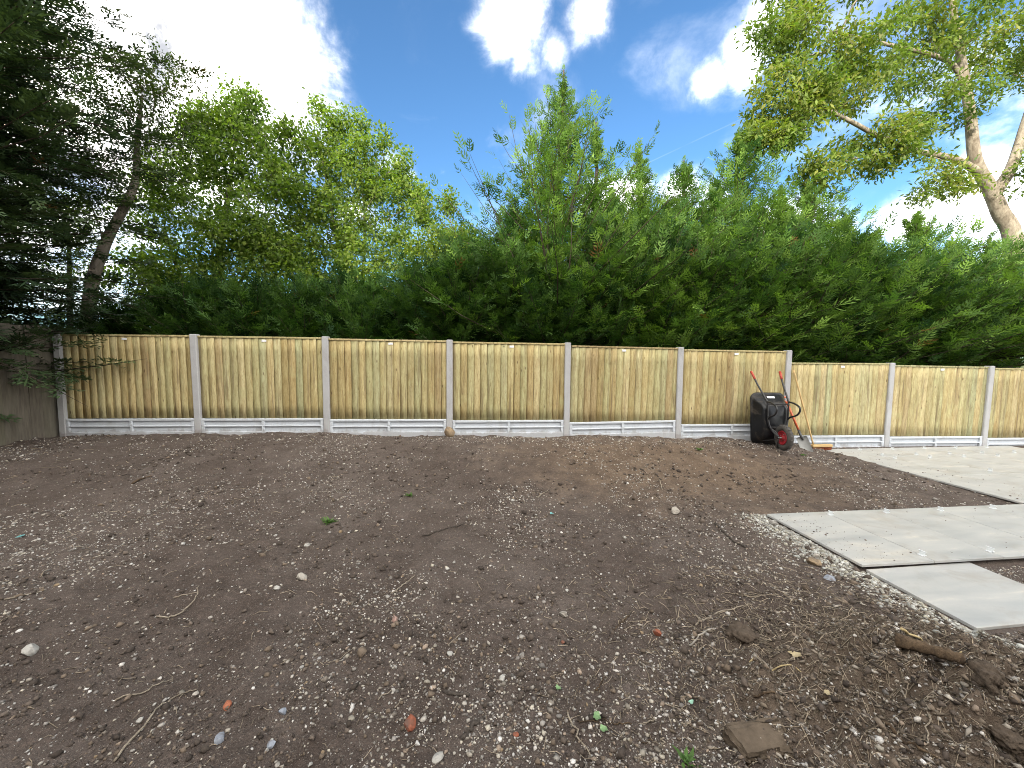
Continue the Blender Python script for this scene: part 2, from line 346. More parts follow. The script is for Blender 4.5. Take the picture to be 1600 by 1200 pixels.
# ------------------------------------------------------------------ timber and concrete fence
rng = np.random.default_rng(7); random.seed(7)
fence = empty('timber_fence', (FX0, FY0, 0), TH)
tag(fence, 'new featheredge timber fence with grey concrete posts and pale concrete gravel boards', 'fence')
SP = 1.9
bz = [.06, .066, .054, .025, 0, -.056, -.09, -.29, -.333, -.37]
pb = [.063, .060, .040, .012, -.028, -.073, -.282, -.312, -.352]
bm = bmesh.new(); box(bm, -.048, .048, -.05, .05, -.25, 1.482, .010); post_me = mesh_bm('fence_post', bm, M_POST)
for i in range(10):
    link('fence_post', post_me, fence, (i*SP, 0, bz[i] + (.0 if i else .0)), (R(rng.uniform(-.3,.3)), R(rng.uniform(-.35,.35)), 0))
PW = SP - .088
bm = bmesh.new(); box(bm, .006, PW-.006, -.016, .022, -.16, .206)
for (x0, x1, z0, z1) in ((.006,PW-.006,.172,.2065),(.006,PW-.006,.082,.104),(.006,PW-.006,-.16,.008),(.0062,.05,.0081,.0819),(.0062,.05,.1041,.1719),
                         (PW/2-.02,PW/2+.02,.0081,.0819),(PW/2-.02,PW/2+.02,.1041,.1719),(PW-.05,PW-.0062,.0081,.0819),(PW-.05,PW-.0062,.1041,.1719)):
    box(bm, x0, x1, -.044, -.0155, z0, z1, .005)
gb_me = mesh_bm('gravel_board', bm, M_GRAV)
NBOARD = 17; PIT = PW/NBOARD; BW = PIT + .018; PH = 1.225
board_me = []
for v in range(4):
    V = []; r = np.random.default_rng(v); nz = 6
    for k in range(nz+1):
        z = PH*k/nz; o = r.normal(0, .0012); e = r.normal(0, .0018)
        V += [(0, -.000+o, z), (BW+e, -.0085+o, z), (BW+e, -.0235+o, z), (0, -.007+o, z)]
    Q = [[k*4+a, k*4+(a+1) % 4, k*4+4+(a+1) % 4, k*4+4+a] for k in range(nz) for a in range(4)] + [[3,2,1,0],[nz*4,nz*4+1,nz*4+2,nz*4+3]]
    board_me.append(mesh_np('board', V, [np.array(Q)], M_WOOD))
bm = bmesh.new()
for z in (.10, .58, 1.10): box(bm, .01, PW-.01, .002, .036, z, z+.045)
for x in (.01, PW-.045): box(bm, x, x+.035, .0365, .05, .01, PH-.01)
panel_me = mesh_bm('fence_panel', bm, M_WOOD)
bm = bmesh.new(); box(bm, .002, PW-.002, -.030, .042, PH+.002, PH+.030, .004); cap_me = mesh_bm('cap_rail', bm, M_WOOD)
M_TAG = mat_plain('white_plastic_tag', (.8,.8,.8), .4, var=.08)
bm = bmesh.new(); box(bm, -.034, .034, -.0285, -.0245, -.016, .016, .001); tag_me = mesh_bm('name_plate', bm, M_TAG)
bm = bmesh.new(); bmesh.ops.create_cone(bm, cap_ends=True, segments=8, radius1=.009, radius2=.007, depth=.006, matrix=Matrix.Translation((0,-.027,0)) @ Matrix.Rotation(math.pi/2, 4, 'X'))
dot_me = mesh_bm('nail_head', bm, mat_plain('black_nail', (.03,.03,.03), .5))
for i in range(9):
    x0 = i*SP + .044
    link('gravel_board', gb_me, fence, (x0, 0, pb[i]), (0, R(-.9) if i == 4 else R(rng.uniform(-.15,.15)), 0))
    p = link('fence_panel', panel_me, fence, (x0, 0, pb[i]+.212), (0, R((bz[i]-bz[i+1])/SP*28) if i != 6 else 0, 0))
    for k in range(NBOARD):
        link('board', board_me[int(rng.integers(4))], p, (k*PIT - .002 + rng.normal(0,.0015), rng.normal(0,.0008), rng.normal(0,.002)), (0, R(rng.normal(0,.08)), 0))
    link('cap_rail', cap_me, p)
    link('name_plate', tag_me, p, (PW*.5+rng.uniform(-.04,.06), 0, PH-.035), (0, R(rng.uniform(-2,2)), 0))
    if i == 3: link('nail_head', dot_me, p, (PW*.45, 0, PH-.035))

# the old fence along the side boundary, seen from its rail side
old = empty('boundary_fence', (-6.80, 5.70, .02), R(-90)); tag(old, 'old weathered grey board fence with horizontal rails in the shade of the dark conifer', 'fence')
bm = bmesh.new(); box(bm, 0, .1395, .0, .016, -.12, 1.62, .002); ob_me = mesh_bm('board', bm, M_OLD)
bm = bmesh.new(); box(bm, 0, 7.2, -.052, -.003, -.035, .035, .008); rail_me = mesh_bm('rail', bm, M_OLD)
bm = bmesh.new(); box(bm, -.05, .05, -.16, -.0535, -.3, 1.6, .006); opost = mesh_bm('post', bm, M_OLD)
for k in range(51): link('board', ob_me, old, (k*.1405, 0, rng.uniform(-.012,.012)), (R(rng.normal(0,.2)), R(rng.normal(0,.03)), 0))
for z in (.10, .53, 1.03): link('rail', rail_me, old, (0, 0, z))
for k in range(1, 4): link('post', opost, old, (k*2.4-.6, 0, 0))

# ------------------------------------------------------------------ unseen house, added behind the camera to shade yard and fence
hs = empty('added_shade_house', (-2.6, -6.6, -.3)); tag(hs, 'unseen two storey red brick house added to shade the yard and fence', 'house')
def mat_brick():
    m, t, n, l, b = material('red_brick_wall'); g = G(t); o = g.new('ShaderNodeTexCoord').outputs['Object']; q = g.new('ShaderNodeSeparateXYZ', {0: o})
    v = g.new('ShaderNodeCombineXYZ', {0: g.math('ADD', q.outputs[0], q.outputs[1]), 1: q.outputs[2]}).outputs[0]
    bt = g.new('ShaderNodeTexBrick', {'Vector': v, 'Color1': (.30,.13,.08,1), 'Color2': (.38,.19,.12,1), 'Mortar': (.42,.39,.34,1), 'Scale': 1.0, 'Brick Width': .225, 'Row Height': .075, 'Mortar Size': .006})
    l.new(bt.outputs['Color'], b.inputs['Base Color']); b.inputs['Roughness'].default_value = .9; return m
M_TILE = mat_plain('brown_roof_tile', (.16,.085,.06), .85, var=.35, scale=6, bump=.4); M_UPVC = mat_plain('white_window_frame', (.75,.75,.74), .4, var=.05)
m_, t_, n_, l_, b_ = material('window_glass'); b_.inputs['Base Color'].default_value = (.03,.035,.04,1); b_.inputs['Roughness'].default_value = .05; M_PANE = m_
HW, HD, HE, HR = 9.6, 3.1, 5.6, 8.7
bm = bmesh.new(); box(bm, -HW, HW, -HD, HD, 0, HE)
for sx in (-HW+.001, HW-.001):
    bm.faces.new([bm.verts.new((sx, -HD, HE-.01)), bm.verts.new((sx, HD, HE-.01)), bm.verts.new((sx, 0, HR-.05))])
link('wall', mesh_bm('wall', bm, mat_brick()), hs)
bm = bmesh.new(); e = HD+.35; sl = (HR-HE)/HD; z_ = HE-.35*sl
for sy in (-1, 1):
    a_ = [bm.verts.new(p) for p in ((-HW-.2, sy*e, z_), (HW+.2, sy*e, z_), (HW+.2, 0, HR), (-HW-.2, 0, HR))]; b2 = [bm.verts.new((v.co.x, v.co.y, v.co.z+.09)) for v in a_]
    for q in ([a_[0],a_[1],a_[2],a_[3]], [b2[3],b2[2],b2[1],b2[0]], [a_[0],b2[0],b2[1],a_[1]], [a_[1],b2[1],b2[2],a_[2]], [a_[3],b2[3],b2[0],a_[0]]): bm.faces.new(q)
roof = link('roof', mesh_bm('roof', bm, M_TILE), hs)
bm = bmesh.new(); box(bm, -.45, .45, -.35, .35, -1.0, .9, .02); link('chimney', mesh_bm('chimney', bm, hs.children[0].data.materials[0]), roof, (3.5, 0, HR))
def opening(w_, h_):
    bm = bmesh.new()
    for (x0, x1, z0, z1) in ((-w_/2, -w_/2+.07, .0701, h_-.0701), (w_/2-.07, w_/2, .0701, h_-.0701), (-w_/2, w_/2, 0, .07), (-w_/2, w_/2, h_-.07, h_), (-.03, .03, .0702, h_-.0702)): box(bm, x0, x1, -.03, .04, z0, z1)
    f = mesh_bm('window', bm, M_UPVC); bm = bmesh.new(); box(bm, -w_/2+.06, w_/2-.06, -.01, .01, .06, h_-.06); return f, mesh_bm('pane', bm, M_PANE)
wf, wp = opening(1.5, 1.2); df, dp_ = opening(2.4, 2.15)
for x in (-5.6, -1.6, 2.2, 5.6):
    for z in (.95, 3.5):
        if z < 1 and x == 2.2: continue
        o = link('window', wf, hs, (x, HD+.01, z)); link('pane', wp, o)
o = link('patio_door', df, hs, (2.2, HD+.01, .12)); link('pane', dp_, o)

# ------------------------------------------------------------------ foliage makers
def rhombs(O, Dn, Nn, Ln, Wd, mid=.45, fold=.0):
    """leaf-like four-cornered faces: origin, direction, normal, length, width"""
    O = np.asarray(O); Dn = unit(Dn); S = unit(np.cross(Dn, Nn)); Nn = np.cross(S, Dn); Ln = np.asarray(Ln)[:, None]; Wd = np.asarray(Wd)[:, None]
    V = np.stack([O, O + Dn*Ln*mid + S*Wd*.5 + Nn*fold*Wd, O + Dn*Ln, O + Dn*Ln*mid - S*Wd*.5 + Nn*fold*Wd], 1)
    n = len(O); Q = (np.arange(n)[:, None]*4 + np.arange(4)[None])
    return V.reshape(-1, 3), Q
def sprays(O, Dn, Nn, Ln, rng, col, k=4, wid=.021):
    """flat feathery sprays: an axis with side twiglets on both sides"""
    O = np.asarray(O); Dn = unit(Dn); S = unit(np.cross(Dn, Nn)); n = len(O); Nn = np.cross(S, Dn); Vs = []; Cs = []
    for j in range(k):
        t = (j+.6)/(k+.4)
        for sd in (-1, 1):
            o = O + Dn*(Ln*t)[:, None] - Nn*(Ln*.10*t*t)[:, None]
            a = rng.uniform(.55, .95, n)
            d = Dn*np.cos(a)[:, None] + S*(sd*np.sin(a))[:, None] + Nn*rng.normal(0, .22, n)[:, None]
            ll = Ln*(.52-.30*t)*rng.uniform(.75, 1.2, n); V, _ = rhombs(o, d, Nn, ll, 2*np.minimum(ll*.42, wid*rng.uniform(.9, 1.6, n)), .5)
            V = V.reshape(n, 4, 3); Vs.append(V[:, [0, 1, 2]] if sd > 0 else V[:, [0, 2, 3]]); Cs.append(col*(.86+.26*t))
    V, _ = rhombs(O, Dn - Nn*.05, Nn, Ln*1.08, np.full(n, wid*.8), .6); V = V.reshape(n, 4, 3); Vs += [V[:, :3], V[:, [0, 2, 3]]]; Cs += [col*1.05, col*1.05]
    V = np.concatenate(Vs).reshape(-1, 3); Cc = np.repeat(np.concatenate(Cs), 3, axis=0)
    return V, np.arange(len(V)).reshape(-1, 3), Cc
M_CON = mat_leaf('cypress_foliage', .30, .6, 1.0, (1.4,1.6,.5), .12); M_DARK = mat_leaf('dark_yew_foliage', .16, .55, 1.0, (1.4,1.4,.6)); M_LEAF = mat_leaf('broad_leaf', .44, .5, 1.0, (1.25,1.5,.55), .2)
M_BARKC = mat_bark('conifer_bark', (.040,.031,.023), (.075,.058,.044)); M_BARKL = mat_bark('pale_mottled_bark', (.13,.105,.075), (.31,.27,.205), 8); M_BARKD = mat_bark('grey_brown_bark', (.12,.10,.08), (.22,.19,.155), 9)

def conifer(name, label, base, H, Rad, seed, nb, spray=.26, taper=.9, z0=.1, k=4, mat=None, colA=(.035,.085,.022), colB=(.10,.17,.04), lean=(0,0), per=15, droop=.0, up=1.0, peak=.22, group=None, cat='conifer', wid=.021, front=None, tipd=.72):
    r = np.random.default_rng(seed); base = np.asarray(base, float); mat = mat or M_CON
    root = empty(name, tuple(base)); tag(root, label, cat, group)
    tp = np.array([lean[0], lean[1], H]); mb = MB()
    tz = np.linspace(0, 1, 14); tw = np.c_[tp[0]*tz + .06*np.sin(tz*9+seed)*tz, tp[1]*tz + .06*np.cos(tz*8+seed)*tz, H*tz]
    tw[0, 2] = -.25
    mb.tube(tw, .018+ (.016*H)*(1-tz)**.9, 7)
    O = []; Dd = []; Nn = []; Ln = []; Br = []
    for b in range(nb):
        h = z0/H + (1-z0/H)*(1-(1-r.random())**tipd)*.985; h = min(h, .985)
        prof = min(1, ((1-h)/(1-peak)))**taper if h > peak else .82+.18*h/peak
        Lb = max(.14, Rad*prof*(r.uniform(.45, 1.05) if r.random() < .7 else r.uniform(.95, 1.4))); az = r.uniform(0, 2*math.pi)
        if front is not None and r.random() < .55: az = front + r.normal(0, .9)
        el = R(6 + 34*h**1.3 + r.normal(0, 10))*up
        P0 = np.array([np.interp(h, tz, tw[:, i]) for i in range(3)]); n = 8; P = [P0]; st = Lb/n; e = el; a = az
        for q in range(n):
            e += R(r.normal(3.4 if not droop else -droop, 4.5)); a += r.normal(0, .09)
            P.append(P[-1] + st*np.array([math.cos(a)*math.cos(e), math.sin(a)*math.cos(e), math.sin(e)]))
        P = np.array(P)
        if front is not None and mat is M_CON:
            lim = FY0 + (base[0]+P[:, 0]-FX0)*math.tan(TH) + .16 - base[1]; P[:, 1] = np.where(P[:, 2] + base[2] < 1.62, np.maximum(P[:, 1], lim), P[:, 1])
        mb.tube(P[::2], np.linspace(.006+.006*Lb, .002, n//2+1), 3, False)
        m = max(5, int(per*(Lb/Rad)**.7*(.6+.6*r.random()))); ts = np.sort(r.uniform(.04, 1, m)**.85); ts[-1] = 1
        pos = np.stack([np.interp(ts, np.linspace(0, 1, n+1), P[:, i]) for i in range(3)], 1)
        T = unit(np.gradient(P, axis=0)); tg = np.stack([np.interp(ts, np.linspace(0, 1, n+1), T[:, i]) for i in range(3)], 1)
        side = unit(np.cross(tg, [0, 0, 1.])); sg = np.where(np.arange(m) % 2 == 0, 1, -1)*r.uniform(.35, 1.1, m); sg[-1] = 0
        d = tg*.8 + side*sg[:, None] + np.c_[r.normal(0,.15,m), r.normal(0,.15,m), r.normal(.12,.22,m)]
        O.append(pos); Dd.append(d); Nn.append(unit(np.c_[r.normal(0,.35,m), r.normal(0,.35,m), np.ones(m)])); Ln.append(spray*(1.25-.55*ts)*r.uniform(.7, 1.3, m)*min(1, .32+.8*Lb/max(.3, Rad*.6))); Br.append(np.full(m, r.random()))
    # leader shoot
    m = 16; zs = np.linspace(.88, 1, m); O.append(np.stack([np.interp(zs, tz, tw[:, i]) for i in range(3)], 1)); aa = np.arange(m)*2.4
    Dd.append(np.c_[np.cos(aa)*.6, np.sin(aa)*.6, np.full(m, 1.1)]); Nn.append(unit(np.c_[-np.cos(aa), -np.sin(aa), np.full(m, .8)])); Ln.append(spray*np.linspace(.7, .3, m)); Br.append(np.full(m, .6))
    O = np.concatenate(O); Dd = np.concatenate(Dd); Nn = np.concatenate(Nn); Ln = np.concatenate(Ln); Br = np.concatenate(Br); n = len(O)
    if mat is M_DARK:                                         # no low boughs far out over the new fence
        ok = ~((base[0]+O[:, 0] > -5.75) & (base[2]+O[:, 2] < 1.75)); O, Dd, Nn, Ln, Br = O[ok], Dd[ok], Nn[ok], Ln[ok], Br[ok]; n = len(O)
    if front is not None and mat is M_CON:                    # nothing grows through the fence
        E_ = O + unit(Dd)*Ln[:, None]; lim = FY0 + (base[0]+E_[:, 0]-FX0)*math.tan(TH) + .1 - base[1]; ok = (E_[:, 1] > lim) | (E_[:, 2] + base[2] > 1.56)
        O, Dd, Nn, Ln, Br = O[ok], Dd[ok], Nn[ok], Ln[ok], Br[ok]; n = len(O)
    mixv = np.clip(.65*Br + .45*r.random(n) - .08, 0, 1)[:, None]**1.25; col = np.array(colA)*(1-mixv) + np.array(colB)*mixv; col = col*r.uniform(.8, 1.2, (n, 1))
    brown = r.random(n) < .003; col[brown] = np.array([.13, .075, .03])*r.uniform(.7, 1.2, (brown.sum(), 1))
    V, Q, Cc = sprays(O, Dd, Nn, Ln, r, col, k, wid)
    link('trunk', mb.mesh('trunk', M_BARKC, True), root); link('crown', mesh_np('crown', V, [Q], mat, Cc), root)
    return root

def broadleaf(name, label, base, pts, seed, nleaf, leaf=.075, ratio=.55, spread=.26, cols=None, bark=None, trunk=None, rtop=.02, rbase=.12, mat=None, twig=.0035, hang=.3, group=None, cat='tree', cl=None, srad=None, wander=.10):
    """skeleton grown to reach the crown points, twigs, then leaves round every twig end; pts are relative to base"""
    r = np.random.default_rng(seed); root = empty(name, tuple(base)); tag(root, label, cat, group); bark = bark or M_BARKD
    nodes = []; par = []; fix = {}; stems = [np.array(s, float) for s in trunk]
    for si, s in enumerate(stems):
        cm = np.array(catmull(s, 5)); start = -1
        if si:
            dist = [np.linalg.norm(q - cm[0]) for q in nodes]; start = int(np.argmin(dist)); cm = cm[1:]
        for qi, q in enumerate(cm):
            nodes.append(q); par.append(start); start = len(nodes)-1
            if srad and srad[si]: fix[start] = srad[si][0] + (srad[si][1]-srad[si][0])*qi/len(cm)
    ntr = len(nodes); c0 = nodes[0]
    order = np.argsort([min(np.linalg.norm(p - nodes[j]) for j in range(0, ntr, 2)) for p in pts]); tips = []
    for i in order:
        p = pts[i]; A = np.array(nodes); dv = p - A; dd = np.linalg.norm(dv, axis=1)
        cost = dd + .9*np.maximum(0, A[:, 2] - p[2] + .15*dd); cost[0] += 5
        j = int(np.argmin(cost)); a = A[j]; d = np.linalg.norm(p-a); ns = max(2, int(d/.14)); prev = j
        bend = r.normal(0, wander*d, 3); bend[2] = abs(bend[2])*.5
        for s_ in range(1, ns+1):
            t = s_/ns; q = a + (p-a)*t + bend*math.sin(math.pi*t)*.8 + r.normal(0, .012, 3); nodes.append(q); par.append(prev); prev = len(nodes)-1
        tips.append(prev)
    nodes = np.array(nodes); par = np.array(par); acc = np.zeros(len(nodes))
    isl = np.ones(len(nodes), bool); isl[par[par >= 0]] = False; acc[isl] = 1
    for q in range(len(nodes)-1, 0, -1): acc[par[q]] += acc[q]
    rad = twig*np.maximum(acc, 1)**.52
    for q in range(ntr): 
        t = q/ max(1, len(catmull(stems[0], 5))-1)
        if t <= 1: rad[q] = max(rad[q], rbase*(1-t) + rtop*t)
    for q, v_ in fix.items(): rad[q] = max(rad[q], v_)
    # chains into tubes
    kids = {}
    for q in range(len(nodes)):
        if par[q] >= 0: kids.setdefault(int(par[q]), []).append(q)
    mb = MB(); stack = [0]; seen = set()
    heads = [(0, None)]
    while heads:
        h, pr = heads.pop(); ch = ([pr] if pr is not None else []) + [h]; q = h
        while q in kids:
            ks = sorted(kids[q], key=lambda z: -rad[z]); ch.append(ks[0])
            for z in ks[1:]: heads.append((z, q))
            q = ks[0]
        if len(ch) > 1:
            rr = rad[ch].copy()
            if pr is not None: rr[0] = min(rr[0], rr[1]*1.25)
            mb.tube(nodes[ch], rr, 10 if rr.max() > .05 else (5 if rr.max() > .012 else 3), False)
    link('trunk', mb.mesh('trunk', bark, True), root)
    # leaves along the last stretch of each twig
    thin = np.where(rad < twig*3.2)[0]; thin = thin[thin >= ntr]
    wts = np.where(isl[thin], 2.5, 1.0); pick = r.choice(thin, nleaf, p=wts/wts.sum())
    P = nodes[pick] + r.normal(0, spread*.5, (nleaf, 3))*np.array([1, 1, .8]); 
    out = unit(P - nodes[pick]); Dn = unit(out*.5 + r.normal(0, .6, (nleaf, 3)) - np.array([0, 0, hang])); Nn = unit(r.normal(0, .55, (nleaf, 3)) + np.array([0, 0, 1.]))
    Ln = leaf*r.uniform(.6, 1.35, nleaf); V, Q = rhombs(P, Dn, Nn, Ln, Ln*ratio*r.uniform(.8, 1.2, nleaf), .45, .12)
    cols = np.array(cols); cidx = (vnoise(P[:, 0]*1.6+seed, P[:, 2]*1.6, seed)+.5)*.6 + r.random(nleaf)*.4; cidx = np.clip(cidx*len(cols), 0, len(cols)-1).astype(int)
    col = cols[cidx]*r.uniform(.75, 1.25, (nleaf, 1))
    link('crown', mesh_np('crown', V, [Q], mat or M_LEAF, np.repeat(col, 4, axis=0)), root)
    return root

def lobes(spec, n, r, base):
    """crown points inside ellipsoids given as (px, py, Y, half width m, half height m, half depth m, weight)"""
    wt = np.array([s[6] for s in spec], float); wt /= wt.sum(); out = []
    for i in r.choice(len(spec), n, p=wt):
        px, py, Y, a, b, c, _ = spec[i]; v = unit(r.normal(0, 1, 3))*r.random()**.42
        out.append(pt(px, py, Y) + v*np.array([a, c, b]) - base)
    return out

# ------------------------------------------------------------------ hedge of conifers behind the fence
def apex(px, py, Y): p = pt(px, py, Y); return p
hedge = [ # px, py of the tip, distance, radius, branches, words
 (876,108,8.5,3.0,300,'tallest conifer, its bare-tipped spire standing clear above the hedge'),
 (932,192,8.9,1.7,170,'slender conifer spire close beside the tallest conifer'),
 (1000,236,8.6,1.8,190,'thin-topped conifer in front of the low white cloud'),
 (1072,252,8.4,1.9,200,'feathery conifer between the two thin cypress spires'),
 (1160,205,8.7,2.3,250,'conifer with long level branches under the tip of the broadleaf crown'),
 (1262,282,8.6,2.2,250,'conifer with dense bright green sprays below the broadleaf branches'),
 (1352,372,8.6,1.9,210,'rounded conifer above the lower fence panels'),
 (1432,338,8.5,2.0,220,'pointed conifer beside the big pale trunk'),
 (1545,372,8.7,2.2,240,'broad conifer hiding the foot of the big pale trunk'),
 (1690,360,8.8,1.8,150,'conifer at the end of the hedge beyond the pale trunk'),
 (962,300,8.0,1.7,190,'broad soft conifer filling the hedge right of the tallest one'),
 (1040,312,7.9,1.7,190,'soft conifer below the low white cloud'),
 (1118,292,7.9,1.8,200,'full conifer above the sixth fence panel'),
 (1212,296,8.0,1.8,200,'full conifer above the wheelbarrow'),
 (1310,335,8.0,1.7,180,'full conifer above the step in the fence'),
 (800,345,8.2,1.35,190,'low conifer at the foot of the tallest conifer'),
 (728,398,8.1,1.3,190,'low conifer under the small yellow green tree'),
 (650,430,8.1,1.2,150,'low dark conifer below the tree with upright shoots'),
 (572,448,8.0,1.2,130,'low dark conifer above the third fence panel'),
 (495,462,7.9,1.15,120,'low dark conifer above the third fence post'),
 (415,468,7.8,1.1,110,'low dark conifer above the second fence panel'),
 (335,474,7.6,1.1,110,'low dark conifer beneath the domed yellow green tree'),
 (262,480,7.5,1.0,100,'low dark conifer above the first fence panel'),
 (196,488,7.4,.9,90,'small dark conifer ending the hedge near the leaning trunk')]
for i, (px, py, Y, rd, nb, words) in enumerate(hedge):
    T = pt(px, py, Y); zb = -.2; H = T[2]-zb
    low = i >= 15; right = 6 <= i <= 9
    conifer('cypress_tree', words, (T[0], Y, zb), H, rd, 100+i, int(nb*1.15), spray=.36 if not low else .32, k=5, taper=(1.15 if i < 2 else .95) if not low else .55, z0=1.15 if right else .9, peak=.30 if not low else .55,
            colA=(.026,.070,.018) if not low else (.012,.036,.013), colB=(.185,.295,.06) if not low else (.08,.155,.036), per=16, front=R(-90), group='conifers in the hedge behind the fence', cat='conifer', lean=(rng.normal(0,.06), 0))  # leaf colour carries the hedge's shade low down and its sunlight above
# dense lower front of the hedge, hanging to the fence top
for i, x in enumerate(np.arange(-5.6, 9.9, .92)):
    yb = fence_y(x) + 1.25 + rng.uniform(-.1,.15); hh = rng.uniform(2.2, 2.6) + (0 if x < -1.4 else rng.uniform(.4, .9) if x < 1 else rng.uniform(1.1, 1.9) if x < 7 else rng.uniform(.8, 1.3))
    words = ['clipped cypress behind the first fence panel', 'clipped cypress behind the second fence post','clipped cypress behind the second fence panel','clipped cypress behind the third fence post','clipped cypress behind the third fence panel','clipped cypress behind the fourth fence post','clipped cypress behind the fourth fence panel','clipped cypress behind the fifth fence post','clipped cypress behind the fifth fence panel','clipped cypress behind the sixth fence post','clipped cypress behind the wheelbarrow panel','clipped cypress behind the post where the fence steps down','clipped cypress behind the first lower panel','clipped cypress behind the post between the lower panels','clipped cypress behind the second lower panel','clipped cypress behind the last fence post in view', 'clipped cypress past the last fence post in view']
    right = x > 5.2
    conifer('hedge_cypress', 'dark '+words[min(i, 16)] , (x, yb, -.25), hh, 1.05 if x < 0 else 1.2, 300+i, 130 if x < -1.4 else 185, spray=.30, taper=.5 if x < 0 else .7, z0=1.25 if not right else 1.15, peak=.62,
            colA=(.011,.034,.012), colB=(.095,.175,.04), per=17, front=R(-90), group='clipped cypresses along the fence', cat='conifer')  # darker leaf colour imitates the shade inside the lower hedge

# ------------------------------------------------------------------ dark conifer at the side boundary
conifer('yew_tree', 'tall dark conifer overhanging the corner of the two fences', (-8.1, 5.0, .0), 9.0, 2.5, 501, 820, spray=.32, taper=.5, z0=.75, peak=.6, k=4, tipd=1, mat=M_DARK, colA=(.024,.050,.024), colB=(.082,.125,.045), per=40, droop=1.2, up=.6, wid=.026, front=R(-20))


conifer('yew_tree', 'dark conifer standing behind the overhanging one, past the end of the fence', (-10.4, 6.6, .0), 9.0, 2.2, 502, 480, spray=.36, taper=.5, z0=.3, peak=.6, tipd=1, mat=M_DARK, colA=(.014,.032,.016), colB=(.05,.08,.03), per=26, droop=1.4, up=.6, wid=.032, front=R(-40))

# ------------------------------------------------------------------ broadleaf trees
GRN = [(.10,.155,.034),(.13,.195,.042),(.17,.24,.05),(.22,.28,.06),(.11,.17,.045)]
YEL = [(.12,.175,.026),(.18,.245,.032),(.25,.29,.04),(.31,.31,.045),(.13,.195,.034)]
r = np.random.default_rng(61)
b = np.array([pt(120, 500, 7.6)[0], 7.6, -.1]); rel = lambda px, py, Y: pt(px, py, Y) - b
broadleaf('leaning_tree', 'thin leaning tree with sparse dark leaves against the white cloud', b,
    lobes([(225,170,7.6,.9,.7,.8,3),(170,150,7.4,.8,.6,.7,2),(265,110,7.7,.45,.4,.5,1.2),(150,270,7.4,.8,.7,.7,1.6),(250,240,7.7,.6,.5,.6,1.2),(90,330,7.4,.6,.8,.6,1.2)], 190, r, b), 71, 11000, .062, .5, .24,
    [(.035,.055,.018),(.05,.075,.02),(.07,.10,.025),(.10,.10,.03)], trunk=[[(0,0,0), rel(140,470,7.6), rel(165,380,7.6), rel(208,295,7.6), rel(214,230,7.6), rel(222,150,7.6)], [rel(165,385,7.6), rel(150,340,7.5), rel(120,260,7.4)]], rbase=.13, rtop=.02)
b = np.array([pt(108, 500, 7.9)[0], 7.9, -.1])
broadleaf('slender_tree', 'slim upright tree between the dark conifer and the leaning trunk', b, lobes([(105,330,7.9,.5,.8,.5,2),(115,420,7.9,.5,.5,.5,1)], 50, r, b), 72, 2600, .065, .5, .2, GRN, trunk=[[(0,0,0), (0,0,1.6), rel(108,400,7.9)-(b-b), rel(106,330,7.9)]], rbase=.07, rtop=.015)
b = np.array([pt(330, 480, 9.6)[0], 9.6, -.1])
broadleaf('sycamore_tree', 'bushy yellow green broadleaf tree with a domed crown behind the hedge', b,
    lobes([(370,240,9.6,1.2,1.2,1.0,4),(300,290,9.4,1.3,1.2,1.0,3),(385,185,9.7,.5,.7,.6,1.2),(430,330,9.5,1.1,1.2,.9,3),(270,400,9.3,1.2,.9,.9,2.5),(390,420,9.4,1.3,.8,.9,2.2),(250,330,9.3,.7,1.0,.8,1.8),(330,195,9.6,.5,.5,.5,.9),(460,290,9.6,.7,1.1,.7,1.6),(370,370,9.0,1.0,.7,.5,2.4),(440,385,9.0,.8,.6,.5,1.6),(300,450,9.0,1.5,.5,.7,2.2),(230,440,8.8,.8,.6,.6,1.4),(440,440,9.0,1.2,.5,.6,2.0),(360,150,9.7,.12,.35,.15,.25),(408,160,9.7,.12,.35,.15,.25),(450,215,9.6,.15,.35,.2,.3),(300,200,9.5,.15,.4,.2,.3)], 680, r, b), 73, 46000, .090, .6, .25, YEL[:2]+GRN,
    trunk=[[(0,0,0),(0.1,0,1.6),(0.2,0,3.2),(0.5,0,5.0),(.8,0,6.6)], [(0.1,0,1.8),(-.7,-.1,3.4),(-1.0,-.1,4.6)], [(.15,0,2.2),(1.1,-.1,3.6),(1.6,-.1,4.8)]], rbase=.16, rtop=.02)
b = np.array([pt(545, 480, 9.8)[0], 9.8, -.1])
broadleaf('hazel_tree', 'tall loose tree with upright leafy shoots behind the low dark hedge', b,
    lobes([(510,250,9.8,.7,.9,.7,2.5),(570,270,9.8,.7,.9,.7,2.5),(610,310,9.7,.6,.7,.6,2),(520,350,9.6,1.1,.9,.8,3),(600,390,9.6,1.1,.7,.8,2.5),(497,180,9.8,.10,.4,.15,.3),(517,185,9.8,.10,.45,.15,.3),(562,205,9.8,.14,.45,.2,.4),(597,220,9.8,.10,.4,.15,.3),(540,195,9.8,.1,.4,.15,.25),(630,270,9.7,.2,.5,.3,.6),(655,310,9.6,.2,.5,.3,.5),(470,400,9.6,.9,.8,.7,1.6),(580,440,9.2,1.3,.6,.7,2.2),(520,430,9.2,1.0,.6,.7,1.8)], 470, r, b), 74, 33000, .088, .55, .22, GRN+YEL[:2],
    trunk=[[(0,0,0),(0,0,1.7),(-.1,0,3.2),(-.35,0,4.8),(-.6,0,6.4)], [(0,0,1.4),(.3,0,3.0),(.45,0,4.6),(.35,0,6.2)], [(0,0,1.5),(.7,0,3.0),(1.0,0,4.6)]], bark=M_BARKL, rbase=.10, rtop=.015)
b = np.array([pt(690, 480, 9.2)[0], 9.2, -.1])
